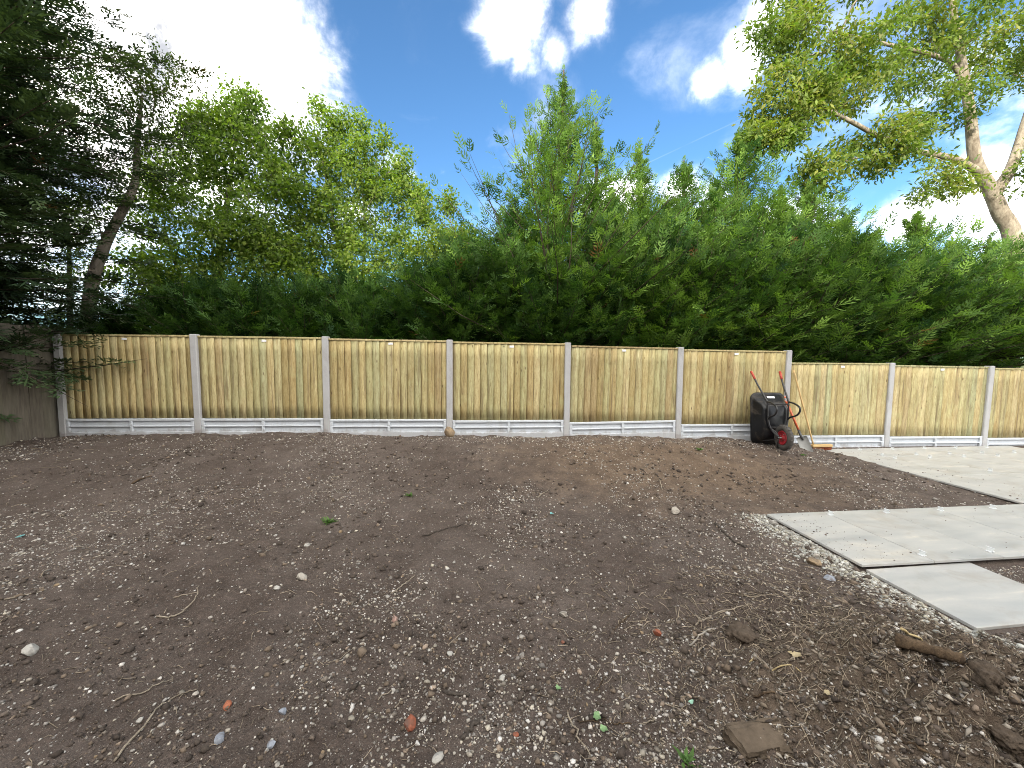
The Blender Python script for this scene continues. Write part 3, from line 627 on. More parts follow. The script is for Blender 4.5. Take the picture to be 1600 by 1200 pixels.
broadleaf('yellowing_tree', 'small yellow green tree in the dip beside the tallest conifer', b,
    lobes([(690,385,9.0,.85,.6,.6,4),(660,335,9.2,.22,.5,.3,.8),(700,320,9.2,.15,.45,.25,.5),(745,400,8.6,.6,.4,.4,1.6),(820,390,8.0,.7,.45,.3,1.2)], 180, r, b), 75, 12000, .075, .55, .22, GRN+YEL[:3]+[(.28,.27,.05)], trunk=[[(0,0,0),(0,0,1.6),(0,-.05,2.8),(.05,-.05,4.2)]], rbase=.08, rtop=.015)
b = np.array([pt(1592, 420, 10.2)[0], 10.2, -.3]); rel = lambda px, py, Y: pt(px, py, Y) - b
broadleaf('ash_tree', 'big broadleaf tree with a forked pale trunk and a wide yellow green crown', b,
    lobes([(1240,160,8.6,.95,.8,.8,3),(1200,220,8.4,.5,.35,.5,1.2),(1330,100,9.0,1.3,1.0,1.0,4),(1230,50,8.8,.9,.6,.8,2.2),(1380,230,9.0,1.1,.6,.8,2.4),(1300,-60,9.2,1.6,.9,1.0,3),(1450,60,9.6,1.2,1.2,1.0,3),(1560,60,9.9,1.2,1.2,1.0,3.0),(1480,170,9.6,.9,.6,.8,1.2),(1420,-120,9.8,1.8,1.0,1.2,2.2),(1700,60,10,1.7,1.7,1.3,2.6),(1290,265,8.6,.7,.35,.5,1.0),(1470,290,9.4,.8,.4,.6,.8),(1640,250,9.6,.6,.7,.7,.9)], 620, r, b), 76, 50000, .115, .40, .24,
    [(.075,.12,.026),(.095,.145,.03),(.125,.175,.036),(.15,.195,.04),(.19,.205,.045),(.07,.115,.034)], bark=M_BARKL, srad=[None,(.13,.05),(.085,.03),(.06,.02)],
    trunk=[[(0,0,0), rel(1585,400,10.2), rel(1562,330,10.2), rel(1545,292,10.15), rel(1524,250,10.0), rel(1516,180,9.9), rel(1505,110,9.8), rel(1490,20,9.8), rel(1480,-90,9.9)],
           [rel(1556,300,10.2), rel(1580,262,10.25), rel(1600,200,10.3), rel(1625,110,10.3), rel(1640,0,10.3)],
           [rel(1528,268,10.05), rel(1490,248,9.8), rel(1440,238,9.5), rel(1390,222,9.2), rel(1330,190,8.9), rel(1270,160,8.7)],
           [rel(1510,140,9.85), rel(1480,95,9.7), rel(1380,68,9.3), rel(1300,50,9.0)]], rbase=.20, rtop=.045, twig=.0040, wander=.13)

# ------------------------------------------------------------------ porcelain slabs
def mat_slab():
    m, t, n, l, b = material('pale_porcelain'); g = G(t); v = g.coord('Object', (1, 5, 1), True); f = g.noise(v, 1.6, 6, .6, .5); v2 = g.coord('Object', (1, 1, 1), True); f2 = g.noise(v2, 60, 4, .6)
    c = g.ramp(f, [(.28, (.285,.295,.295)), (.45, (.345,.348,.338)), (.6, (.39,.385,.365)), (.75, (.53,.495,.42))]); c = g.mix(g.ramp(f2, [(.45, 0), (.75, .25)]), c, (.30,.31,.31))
    d = g.noise(v2, 3.2, 7, .72, .6); c = g.mix(g.ramp(d, [(.50, 0), (.72, .55)]), c, (.25,.21,.165))
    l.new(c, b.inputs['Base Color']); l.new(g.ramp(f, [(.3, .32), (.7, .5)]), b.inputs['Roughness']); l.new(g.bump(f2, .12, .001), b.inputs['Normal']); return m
M_SLAB = mat_slab(); M_BED = mat_concrete('mortar_bed', (.16,.145,.125), (.22,.20,.17), (.10,.085,.07), False)
def slab_mesh(a, b_):
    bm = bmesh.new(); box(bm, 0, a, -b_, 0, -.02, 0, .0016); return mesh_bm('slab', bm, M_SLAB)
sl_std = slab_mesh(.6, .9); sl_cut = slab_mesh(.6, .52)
def bed(name, cells, z):
    bm = bmesh.new()
    for (q0, q1, p0, p1) in cells: box(bm, q0, q1, -p1, -p0, -.11, 0)
    return link(name, mesh_bm(name, bm, M_BED), None, (A0[0], A0[1], z), (0,0,SA))
U_TOP = -2.35
patio = bed('patio', [(.05, 6.0, .05, .86), (3.02, 6.0, U_TOP+.05, .049)], -.2712); patio['kind'] = 'structure'
ST = .604
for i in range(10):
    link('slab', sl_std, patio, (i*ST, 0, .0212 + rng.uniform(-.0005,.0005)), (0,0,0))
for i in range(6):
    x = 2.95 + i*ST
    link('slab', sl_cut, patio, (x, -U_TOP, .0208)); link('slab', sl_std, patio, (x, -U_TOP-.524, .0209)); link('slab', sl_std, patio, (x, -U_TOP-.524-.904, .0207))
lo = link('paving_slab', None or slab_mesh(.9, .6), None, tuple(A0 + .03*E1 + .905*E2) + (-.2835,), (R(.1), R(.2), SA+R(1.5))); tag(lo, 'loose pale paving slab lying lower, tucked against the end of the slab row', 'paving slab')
lb = None
# levelling clips at the joints
def mat_clip():
    m, t, n, l, b = material('clear_plastic'); g = G(t); f = g.noise(g.coord('Object'), 30); b.inputs['Base Color'].default_value = (.70,.73,.74,1); l.new(g.ramp(f, [(0, .4), (1, .6)]), b.inputs['Roughness'])
    b.inputs['Transmission Weight'].default_value = .1; return m
bm = bmesh.new(); box(bm, -.0012, .0012, -.020, .020, -.018, .030, .0005)
box(bm, -.022, -.00125, -.017, .017, .0005, .006, .001); box(bm, .00125, .022, -.017, .017, .0005, .006, .001); box(bm, -.004, .004, -.024, .024, .0301, .036, .001)
clip_me = mesh_bm('levelling_clip', bm, mat_clip())
def clip(q0, q1, rot, label, group): 
    p = A0 + q0*E1 + q1*E2; o = link('levelling_clip', clip_me, None, (p[0], p[1], -.2498), (0, 0, SA+rot)); tag(o, label, 'clip', group)
for i in range(1, 9):
    clip(i*ST-.002, .075, 0, 'clear plastic levelling clip by the far edge of the slab row', 'levelling clips along the slab row')
    if i < 5: clip(i*ST-.002, .82, 0, 'clear plastic levelling clip by the near edge of the slab row', 'levelling clips along the slab row')
for i in range(1, 6):
    for q1 in (U_TOP+.10, U_TOP+.44, U_TOP+.62, U_TOP+1.30):
        if q1 > U_TOP+1 and i in (1,): continue
        clip(2.95+i*ST-.002, q1, 0, 'clear plastic levelling clip standing in a joint of the patio beside the fence', 'levelling clips on the patio')


def mat_tray():
    m, t, n, l, b = material('scuffed_black_plastic'); g = G(t); v = g.coord('Object'); f = g.noise(v, 5, 7, .7, .4); f2 = g.noise(g.coord('Object', (1, 1, .25)), 40, 4, .7)
    mud = g.ramp(f, [(.52, 0), (.70, .55)]); c = g.mix(mud, (.006,.0065,.008), (.12,.095,.072)); c = g.mix(g.ramp(f2, [(.6, 0), (.75, .4)]), c, (.06,.06,.062)); l.new(c, b.inputs['Base Color'])
    l.new(g.ramp(mud, [(0, .30), (.55, .85)]), b.inputs['Roughness']); b.inputs['Specular IOR Level'].default_value = .32; l.new(g.bump(f2, .15, .003), b.inputs['Normal']); return m
# ------------------------------------------------------------------ wheelbarrow stood on its nose against the fence
M_TRAY = mat_tray(); M_TUBE = mat_plain('black_steel_tube', (.022,.022,.024), .34, .2, var=.2)
M_RED = mat_plain('red_plastic', (.38,.05,.03), .55, var=.15); M_RIM = mat_plain('red_painted_steel', (.27,.015,.022), .5, var=.2); M_TYRE = mat_plain('dusty_rubber', (.055,.050,.045), .85, var=.5, scale=14, bump=.3)
M_STEEL = mat_plain('dull_steel', (.26,.265,.255), .5, .6, var=.3, scale=9); M_WHT = mat_plain('mottled_white', (.62,.63,.64), .45, var=.35, scale=60)
BX, BY = 4.205, 6.235
bar = empty('wheelbarrow', (BX, BY, -.165), R(-1.5)); tag(bar, 'black wheelbarrow stood on its nose against the fence, red grips up', 'wheelbarrow')
def rrect(w2, z0, z1, d, r_, tilt=0.0, seg=5):
    P = []; r_ = min(r_, w2*.98, (z1-z0)*.49)
    for cx, cz, a0 in ((w2-r_, z1-r_, 0), (-w2+r_, z1-r_, 90), (-w2+r_, z0+r_, 180), (w2-r_, z0+r_, 270)):
        for k in range(seg+1):
            a = R(a0 + 90*k/seg); z = cz + r_*math.sin(a); P.append((cx + r_*math.cos(a), -(d - tilt*(z-.43)), z))
    return np.array(P)
def loft(mb, rings, cap=True):
    n = len(rings[0]); j = np.arange(n); k = (j+1) % n; V = np.concatenate(rings); Q = []
    for i in range(len(rings)-1): Q.append(np.c_[i*n+j, i*n+k, (i+1)*n+k, (i+1)*n+j])
    T = None
    if cap: V = np.r_[V, [rings[-1].mean(0)]]; T = np.c_[(len(rings)-1)*n+j, (len(rings)-1)*n+k, np.full(n, len(V)-1)]
    mb.add(V, np.concatenate(Q), T)
mb = MB(); tl = .10
loft(mb, [rrect(.252,.03,.835,.075,.09,tl), rrect(.272,.012,.855,.070,.10,tl), rrect(.275,.010,.858,.088,.10,tl), rrect(.262,.022,.846,.092,.09,tl), rrect(.250,.045,.82,.12,.09,tl), rrect(.205,.11,.73,.24,.09,tl*.8), rrect(.180,.15,.68,.295,.08,tl*.6), rrect(.150,.18,.65,.312,.06,tl*.6)])
loft(mb, [rrect(.252,.03,.835,.075,.09,tl), rrect(.240,.05,.81,.12,.09,tl), rrect(.195,.12,.72,.235,.08,tl*.8), rrect(.145,.185,.645,.302,.06,tl*.6)])
link('tray', mb.mesh('tray', M_TRAY, True), bar)
bm = bmesh.new(); box(bm, -.06, .06, -.001, .001, -.018, .018); link('pale_strip', mesh_bm('pale_strip', bm, M_WHT), bar, (-.01, -.151, .790), (R(-33), 0, 0))  # small pale strip near the upper end of the tray
mb = MB()
for sx in (-1, 1):
    mb.tube(catmull([(sx*.225,-.005,1.14),(sx*.205,-.10,1.00),(sx*.175,-.26,.80),(sx*.162,-.318,.70),(sx*.152,-.335,.45),(sx*.12,-.37,.31),(sx*.07,-.48,.20)], 6), .0135, 8)
    mb.tube(catmull([(sx*.066,-.49,.195),(sx*.11,-.36,.13),(sx*.17,-.17,.075)], 5), .009, 6)
    mb.tube(catmull([(sx*.125,-.372,.32),(sx*.09,-.44,.27),(sx*.064,-.49,.20)], 4), .010, 6)
    mb.tube([(sx*.064,-.47,.19),(sx*.055,-.43,.02)], .010, 6)
mb.tube([(-.165,-.325,.70),(.165,-.325,.70)], .011, 6); mb.tube([(-.13,-.36,.335),(.13,-.36,.335)], .010, 6); mb.tube([(-.055,-.43,.02),(.055,-.43,.02)], .010, 6)
link('frame', mb.mesh('frame', M_TUBE, True), bar)
for sx in (-1, 1):
    mb = MB(); mb.tube(catmull([(sx*.163,-.315,.735),(sx*.168,-.42,.725),(sx*.172,-.535,.685),(sx*.172,-.555,.62),(sx*.168,-.50,.55),(sx*.158,-.38,.50),(sx*.152,-.335,.46)], 7), .0135, 8)
    link('leg', mb.mesh('leg', M_TUBE, True), bar)
    mb = MB(); mb.tube([(sx*.2335,.03,1.19),(sx*.2255,-.004,1.143),(sx*.216,-.047,1.077)], .0185, 10); mb.tube([(sx*.236,.036,1.202),(sx*.2335,.03,1.19)], [.015,.0186], 10)
    link('grip', mb.mesh('grip', M_RED, True), bar)
def lathe(prof, seg=36):
    """profile (x along the axle, radius)"""
    th = np.arange(seg)*2*math.pi/seg; V = np.array([[(x, r_*math.cos(t), r_*math.sin(t)) for t in th] for x, r_ in prof]).reshape(-1, 3); j = np.arange(seg); k = (j+1) % seg
    return V, np.concatenate([np.c_[i*seg+j, i*seg+k, (i+1)*seg+k, (i+1)*seg+j] for i in range(len(prof)-1)])
ty = MB(); ph = np.linspace(0, 2*math.pi, 15); ty.add(*lathe([(.043*math.cos(p), .149+.046*math.sin(p)*(1 if abs(math.sin(p)) < .9 else .97)) for p in ph]))
tyre = link('wheel', ty.mesh('wheel', M_TYRE, True), bar, (0, -.49, .197), (0, 0, R(-1))); 
for k in range(22):
    t = k*2*math.pi/22; bm = bmesh.new() if k == 0 else bm
    if k == 0: box(bm, -.030, .030, -.008, .008, -.004, .004, .002); tread = mesh_bm('tread_block', bm, M_TYRE)
    link('tread_block', tread, tyre, (0, .1945*math.cos(t), .1945*math.sin(t)), (t-math.pi/2, 0, R(18)))
rm = MB(); rm.add(*lathe([(-.020,.0),(-.036,.020),(-.036,.030),(-.014,.040),(-.012,.080),(-.030,.094),(-.034,.106),(-.026,.110),(.026,.110),(.034,.106),(.030,.094),(.012,.080),(.014,.040),(.036,.030),(.036,.020),(.020,0)]))
link('rim', rm.mesh('rim', M_RIM, True), tyre)
mb = MB(); mb.tube([(-.085,0,0),(.085,0,0)], .009, 8); link('axle', mb.mesh('axle', M_STEEL, True), tyre)
for k in range(4):
    t = k*math.pi/2+.4; mb = MB(); mb.tube([(-.0135,.06*math.cos(t),.06*math.sin(t)),(-.019,.06*math.cos(t),.06*math.sin(t))], .008, 6); link('bolt', mb.mesh('bolt', M_STEEL), tyre)

# ------------------------------------------------------------------ spade and broom
M_HAND = mat_plain('varnished_ash_handle', (.46,.31,.13), .55, var=.2, scale=12); M_BRIS = mat_plain('red_brown_bristle', (.30,.085,.035), .8, var=.4, scale=40); M_ORNG = mat_plain('orange_red_shaft', (.50,.10,.035), .4, var=.15)
def frame_from(p0, p1):                  # local +Z from p0 to p1
    z = Vector(p1)-Vector(p0); return z.to_track_quat('Z', 'Y').to_euler(), z.length
zb = float(soil_z(4.70, 5.88)); p0 = np.array([4.70, 5.88, zb-.035]); p1 = np.array([4.60, 6.34, .60]); e, ln = frame_from(p0, p1)
spd = empty('spade', tuple(p0)); spd.rotation_euler = e; tag(spd, 'grey steel spade with orange red shaft leaning behind the wheelbarrow', 'spade')
mb = MB(); rows = []
for z, wd, bow in ((0,.060,.0),(.02,.070,.004),(.12,.073,.010),(.24,.075,.012),(.275,.073,.010),(.285,.045,.006)):
    rows.append([(wd*u, .012*(1-u*u)+bow-.002, z) for u in np.linspace(-1, 1, 9)])
rows = np.array(rows); V = np.r_[rows.reshape(-1, 3), (rows+[0,-.003,0]).reshape(-1, 3)]; m_ = 9*6; Q = []
for s_ in (0, m_):
    for i in range(5):
        for j in range(8): q = [s_+i*9+j, s_+i*9+j+1, s_+(i+1)*9+j+1, s_+(i+1)*9+j]; Q.append(q if s_ else q[::-1])
mb.add(V, np.array(Q)); bl = link('blade', mb.mesh('blade', M_STEEL, True), spd, (0,0,0), (0,0,R(128)))
mb = MB(); mb.tube([(0,0,.23),(0,0,.30),(0,0,.40)], [.013,.019,.0175], 10); link('socket', mb.mesh('socket', mat_plain('dark_socket_steel', (.08,.08,.08), .5, .6), True), spd)
mb = MB(); mb.tube([(0,0,.39),(0,0,ln-.09)], .0165, 10); link('shaft', mb.mesh('shaft', M_ORNG, True), spd)
mb = MB(); mb.tube(catmull([(0,0,ln-.10),(.045,0,ln-.05),(.05,0,ln)], 4), .011, 8); mb.tube(catmull([(0,0,ln-.10),(-.045,0,ln-.05),(-.05,0,ln)], 4), .011, 8); mb.tube([(-.058,0,ln),(.058,0,ln)], .013, 8); link('handle', mb.mesh('handle', M_ORNG, True), spd)
hz = float(soil_z(5.07, 6.12)); brm = empty('broom', (4.93, 6.10, hz)); tag(brm, 'wooden broom with red brown bristles, its long handle leaning on the fence', 'broom')
bm = bmesh.new(); box(bm, -.02, .345, -.032, .032, .045, .085, .006); link('head', mesh_bm('head', bm, M_HAND), brm, (0,0,0), (0,0,R(7)))
mb = MB(); rr = np.random.default_rng(5)
for k in range(260):
    x = rr.uniform(-.012, .337); y = rr.uniform(-.026, .026); mb.tube([(x,y,.05),(x+rr.normal(0,.006),y*1.25+rr.normal(0,.004),-.004)], .0028, 3, False)
link('bristles', mb.mesh('bristles', M_BRIS), brm, (0,0,0), (0,0,R(7)))
mb = MB(); q1 = np.array([4.745, 6.372, 1.065]) - np.array([4.93, 6.10, hz]); mb.tube(catmull([(.02,.0,.06), tuple(q1*.5+np.array([.01,0,.035])), tuple(q1)], 6), .0125, 10); link('pole', mb.mesh('pole', M_HAND, True), brm)

# ------------------------------------------------------------------ things lying on the soil
def ico(sub):
    bm = bmesh.new(); bmesh.ops.create_icosphere(bm, subdivisions=sub, radius=1); bm.verts.ensure_lookup_table()
    V = np.array([v.co[:] for v in bm.verts]); F = np.array([[v.index for v in f.verts] for f in bm.faces]); bm.free(); return V, F
IV, IF = ico(1); JV, JF = ico(2)
def stone_shape(V, rs, rough=.28, flat=.62, cuts=5):
    P = V.copy()
    for _ in range(cuts):                # facets where the stone was broken
        n = unit(rs.normal(0, 1, 3)); d = rs.uniform(.40, .8); s_ = P@n; P = P - np.maximum(0, s_-d)[:, None]*n*.92
    n3 = np.stack([vnoise(P[:, 0]*1.7+rs.uniform(0,99), P[:, 1]*1.7+P[:, 2], int(rs.integers(999))), vnoise(P[:, 1]*1.7, P[:, 2]*1.7+rs.uniform(0,99), 5), vnoise(P[:, 2]*1.9, P[:, 0]*1.7+rs.uniform(0,99), 9)], 1)
    P = P*(1 + rough*n3); return P*np.array([1, rs.uniform(.65, .95), flat*rs.uniform(.8, 1.2)])
def stone_mat(name, col):
    m, t, n, l, b = material(name); g = G(t); v = g.coord('Object', rnd=True); f = g.noise(v, 30, 6, .65); d = g.noise(v, 16, 4, .6, .5)
    c = g.mix(f, [q*.6 for q in col], [q*1.25 for q in col]); c = g.mix(g.ramp(d, [(.48, 0), (.62, .75)]), c, (.10,.08,.066)); l.new(c, b.inputs['Base Color'])
    b.inputs['Roughness'].default_value = .88; b.inputs['Specular IOR Level'].default_value = .2; l.new(g.bump(f, .6, .006), b.inputs['Normal']); return m
M_PALE = stone_mat('pale_flint', (.36,.33,.285)); M_WHITE = stone_mat('white_flint', (.40,.385,.35)); M_BLUE = stone_mat('bluish_stone', (.27,.29,.33)); M_BRICK = stone_mat('broken_brick', (.28,.095,.055)); M_ORB = stone_mat('orange_brick', (.34,.125,.07)); M_PINK = stone_mat('pink_stone', (.38,.25,.21)); M_TAN = stone_mat('tan_stone', (.27,.20,.125)); M_CLOD = mat_plain('dried_earth_clod', (.085,.066,.050), .97, var=.6, scale=45, bump=1.0, spec=.1)
rs = np.random.default_rng(99)
KV, KF = ico(4); OV = np.array([(1,0,0),(0,1,0),(-1,0,0),(0,-1,0),(0,0,1),(0,0,-1.)]) @ np.array(Matrix.Rotation(.5, 3, (1,1,.4))); OF = np.array([(0,1,4),(1,2,4),(2,3,4),(3,0,4),(1,0,5),(2,1,5),(3,2,5),(0,3,5)])
def clod(px, py, wpx, label):
    p = at(px, py); s_ = .5*wpx*p[1]/FPX; P = KV*np.array([1, rs.uniform(.7, .95), rs.uniform(.5, .75)]); o1, o2 = rs.uniform(0, 99, 2); d = 0
    for f_, a_ in ((1.6, .5), (3.7, .34), (8.5, .22), (19, .12)): d = d + a_*(vnoise(KV[:, 0]*f_+o1, KV[:, 1]*f_+KV[:, 2]*f_*.8, 3) + vnoise(KV[:, 2]*f_+o2, KV[:, 0]*f_-KV[:, 1]*f_*.7, 4))
    P = P*(1+d)[:, None]*s_; o = link('earth_clod', mesh_np('earth_clod', P, [KF], M_CLOD), None, (p[0], p[1], p[2]+s_*.12), (0, 0, rs.uniform(0, 6.3))); tag(o, label, 'clod'); return o
def stone(px, py, wpx, m, label, cat='stone', flat=.62, name='stone', rough=.28, sink=.25, cuts=5, group=None):
    p = at(px, py); s_ = .5*wpx*p[1]/FPX*.95; P = stone_shape(JV, rs, rough, flat, cuts)*s_
    o = link(name, mesh_np(name, P, [JF], m, smooth=True), None, (p[0], p[1], p[2] + s_*flat*(.75-sink)), (R(rs.uniform(-12,12)), R(rs.uniform(-12,12)), rs.uniform(0, 6.3)))
    o.data.set_sharp_from_angle(angle=R(28)); tag(o, label, cat, group); return o
stone(1055,801,20,M_PALE,'pale rounded stone lying alone on the brown soil in front of the slab row')
stone(473,902,20,M_PALE,'pale lumpy flint with a hollow on the grey soil'); stone(480,853,13,M_WHITE,'small upright white stone on the grey soil'); stone(433,922,12,M_WHITE,'small white pebble next to the lumpy flint')
stone(48,1017,28,M_WHITE,'large whitish stone with smaller pebbles round it'); stone(345,1155,24,M_BLUE,'bluish grey stone near the orange brick fragment'); stone(424,1165,18,M_BLUE,'bluish pebble among the coarse gravel'); stone(683,1185,24,M_WHITE,'white rounded stone near the crumbling red brick')
stone(442,1115,18,M_BLUE,'grey blue stone lying in the coarse gravel patch'); stone(220,1132,13,M_WHITE,'pale green white pebble beside a long root')
stone(1272,882,26,M_TAN,'tan stone at the edge of the slab row'); stone(1295,905,24,M_BLUE,'flat dark grey stone beside the slab row',flat=.35); stone(1210,820,16,M_WHITE,'white stone under the corner of the slab row'); stone(1275,870,12,M_PALE,'pale stone beside the tan stone')
stone(880,960,16,M_PALE,'pale double pebble in the middle of the soil'); stone(815,1027,14,M_WHITE,'clean white pebble in the middle of the soil'); stone(703,1018,12,M_WHITE,'white pebble by a thin pale twig'); stone(785,1062,13,M_WHITE,'white pebble above the dark bark strips')
stone(355,1103,20,M_ORB,'bright orange brick fragment on the grey soil','brick',name='brick_fragment',rough=.4); stone(640,1131,30,M_BRICK,'crumbling red brick lump on the grey soil','brick',name='brick_fragment',rough=.5,cuts=8); stone(806,1148,13,M_BRICK,'small red brick chip beside the dark bark strip','brick',name='brick_fragment'); stone(617,970,18,M_PINK,'dusty pink brick fragment in loose gravel','brick',name='brick_fragment')
stone(1026,991,19,M_BRICK,'red brick corner sticking out of the loose soil','brick',name='brick_fragment',cuts=9); stone(880,1003,8,M_BRICK,'tiny red brick chip by the loose soil','brick',name='brick_fragment'); stone(1594,1056,26,M_BRICK,'red brick fragment below the loose slab','brick',name='brick_fragment')
clod(1537,1062,48,'big cracked clod of earth below the loose slab'); clod(1155,995,44,'rooty ball of earth on the loose soil')
clod(1565,1150,50,'brown clod at the foot of the rubble heap')
stone(1120,1130,9,M_WHITE,'small white chip behind the half buried block'); stone(1150,1124,9,M_WHITE,'white chip touching the half buried block')
# the lump at the fence post
q = at(704, 678); o = link('rock', mesh_np('rock', stone_shape(JV, rs, .35, 1.25, 6)*.085, [JF], M_TAN, smooth=True), None, (q[0]+.01, fence_y(q[0])-.15, q[2]+.07), (0,0,.4)); tag(o, 'upright tan rock propped against the foot of a fence post', 'rock')
# more pebbles big enough to pick out, and their look-alikes
for k in range(110):
    px, py = rs.uniform(0, 1150), 1200 - 420*rs.random()**1.3
    if px > 1150: continue
    stone(px, py, rs.uniform(5, 8.5), [M_PALE, M_WHITE, M_PALE, M_TAN][int(rs.integers(4))], 'small pale pebble half sunk in the dark stony soil', 'pebble', name='pebble', group='pebbles strewn over the soil')
# half buried block
bmk = bmesh.new(); box(bmk, -.115, .115, -.055, .055, -.05, .05, .016); bmesh.ops.subdivide_edges(bmk, edges=bmk.edges[:], cuts=3, use_grid_fill=True)
for v in bmk.verts: v.co += Vector(rs.normal(0, .0045, 3)); v.co.x *= .92 + .1*math.sin(v.co.y*40)
p = at(1185, 1160); o = link('block', mesh_bm('block', bmk, mat_plain('muddy_concrete', (.105,.082,.060), .95, var=.65, scale=22, bump=1.0, spec=.1), True, R(30)), None, (p[0], p[1], p[2]-.030), (R(22), R(-4), R(4))); tag(o, 'muddy half buried rectangular block in front of the rubble heap', 'block')
# rotten log, dark bark strips, sticks, roots
M_ROT = mat_bark('rotten_wood', (.045,.031,.021), (.13,.09,.055), 26); M_TWIG = mat_bark('dry_twig', (.20,.165,.125), (.36,.31,.24), 30); M_DTW = mat_bark('dark_twig', (.05,.042,.036), (.09,.075,.062), 30); M_STRAW = mat_bark('straw_stalk', (.40,.30,.15), (.52,.42,.24), 30)
def stick(pxs, r_, m, label, name='stick', cat='stick', taper=.5, lift=.6, wig=.004, group=None):
    P = [at(*q) for q in pxs]; c = P[0].copy(); Q = []
    for q in catmull(P, 6):
        z = float(soil_z(q[0], q[1])); Q.append(np.array([q[0], q[1], z + r_*lift]) - c + rs.normal(0, wig, 3)*np.array([1,1,.3]))
    Q = np.array(Q); Q[:, 2] = np.convolve(np.r_[Q[0,2], Q[:,2], Q[-1,2]], [.25,.5,.25], 'valid') + .003
    mb = MB(); n = len(Q); mb.tube(Q, r_*np.linspace(1, taper, n)*rs.uniform(.85, 1.15, n), 7); o = link(name, mb.mesh(name, m, True), None, tuple(c)); tag(o, label, cat, group); return o
la, lb_ = at(1398, 1010), at(1504, 1048); mb = MB(); tt = np.linspace(0, 1, 16); LP = (lb_-la)[None]*tt[:, None] + [0, 0, .022]; V_, Q_ = tube_np(LP, .026*(1-.25*tt)*rs.uniform(.85, 1.15, 16), 14); ax = np.repeat(LP, 14, axis=0); V_ = ax + (V_-ax)*(1 + .35*np.tile(rs.normal(0, .6, 14), 16) *.6 + rs.normal(0, .06, len(V_)))[:, None]
mb.add(np.r_[V_, [LP[0]-(lb_-la)*.01], [LP[-1]+(lb_-la)*.03]], Q_, np.r_[[(((k+1) % 14), k, len(V_)) for k in range(14)], [(15*14+k, 15*14+(k+1) % 14, len(V_)+1) for k in range(14)]]); o = link('log', mb.mesh('log', M_ROT), None, tuple(la)); tag(o, 'rotten broken log with a pale split edge on the rubble heap', 'log')
stick([(1405,1004),(1450,1016),(1500,1036)], .006, M_STRAW, 'pale splinter lying along the rotten log', 'splinter', 'stick', .5, 5.0)
stick([(173,1193),(233,1130),(267,1093),(310,1075)], .0045, M_TWIG, 'long pale root curving over the soil beside the orange brick fragment', 'root', 'root'); stick([(185,1097),(225,1086),(267,1062)], .004, M_TWIG, 'pale root lying above the long curving one', 'root', 'root')
stick([(245,965),(272,965),(305,935),(310,918)], .005, M_TWIG, 'bent pale twig with a crooked end', 'twig', 'twig'); stick([(273,933),(310,927)], .004, M_TWIG, 'short straight twig crossing the crooked one', 'twig', 'twig'); stick([(10,938),(63,927)], .0045, M_TWIG, 'straight pale twig near the old fence side', 'twig', 'twig')
stick([(590,1095),(623,1080)], .003, M_TWIG, 'short dry twig behind the crumbling red brick', 'twig', 'twig'); stick([(617,1105),(633,1090)], .0028, M_TWIG, 'very short twig next to the dry one behind the red brick', 'twig', 'twig'); stick([(513,1038),(552,1017)], .003, M_TWIG, 'thin twig at the edge of the loose gravel', 'twig', 'twig'); stick([(612,927),(632,912),(648,900)], .0045, M_TWIG, 'slanting twig above the dusty pink brick fragment', 'twig', 'twig'); stick([(700,1005),(727,989)], .003, M_TWIG, 'thin pale twig beside a white pebble', 'twig', 'twig')
stick([(693,1082),(730,1088)], .008, M_DTW, 'flat dark bark strip lying level', 'bark_strip', 'bark', .8, .3); stick([(722,1153),(740,1136),(755,1120)], .010, M_DTW, 'dark bark strip lying aslant beside the red brick chip', 'bark_strip', 'bark', .7, .3)
stick([(885,1115),(905,1150),(937,1197)], .0042, M_TWIG, 'pale root running along the foot of the loose soil', 'root', 'root'); stick([(1086,980),(1130,957),(1176,948)], .0045, M_TWIG, 'arched pale root on the loose soil above the scraper', 'root', 'root'); stick([(1171,1041),(1210,1038),(1253,1040)], .0048, M_STRAW, 'straw coloured straight stalk on the rubble heap', 'stalk', 'stick')
stick([(1375,1125),(1420,1158),(1465,1187)], .008, M_ROT, 'brown stick pointing down the near side of the rubble heap', 'stick', 'stick'); stick([(1180,1093),(1210,1092),(1232,1098)], .005, M_ROT, 'forked root above the half buried block', 'root', 'root'); stick([(1077,1008),(1100,998),(1118,988)], .005, M_PALE, 'pale grey scraper-like handle on the loose soil', 'handle', 'handle', .6); stick([(1118,820),(1140,842),(1165,858)], .011, M_DTW, 'dark stick lying beside the slab row', 'stick', 'stick', .6); stick([(1030,750),(1036,768)], .006, M_TWIG, 'short twig on the light brown soil', 'twig', 'twig'); stick([(838,779),(858,764)], .006, M_TWIG, 'pale twig on the light brown soil', 'twig', 'twig')
stick([(1435,1120),(1450,1140),(1445,1170)], .0035, M_TWIG, 'thin pale root crossing the brown stick', 'root', 'root'); stick([(205,757),(225,748),(238,745)], .010, M_ROT, 'short rotten stick near the first fence panel', 'stick', 'stick'); stick([(660,838),(690,830),(725,818)], .007, M_DTW, 'dark twig lying in the open soil', 'twig', 'twig')
for k in range(46):
    px, py = rs.uniform(900, 1560), rs.uniform(960, 1195); 
    if py < 700 + (px-900)*.52: continue
    a_ = rs.uniform(0, 6.3); l_ = rs.uniform(14, 46); stick([(px, py), (px+l_*math.cos(a_)*.6+rs.normal(0,4), py+l_*math.sin(a_)*.3), (px+l_*math.cos(a_), py+l_*math.sin(a_)*.55)], rs.uniform(.0016, .0034), [M_TWIG, M_ROT, M_TWIG][int(rs.integers(3))], 'thin crooked root in the loose rubble soil', 'root', 'root', group='roots in the rubble heap')
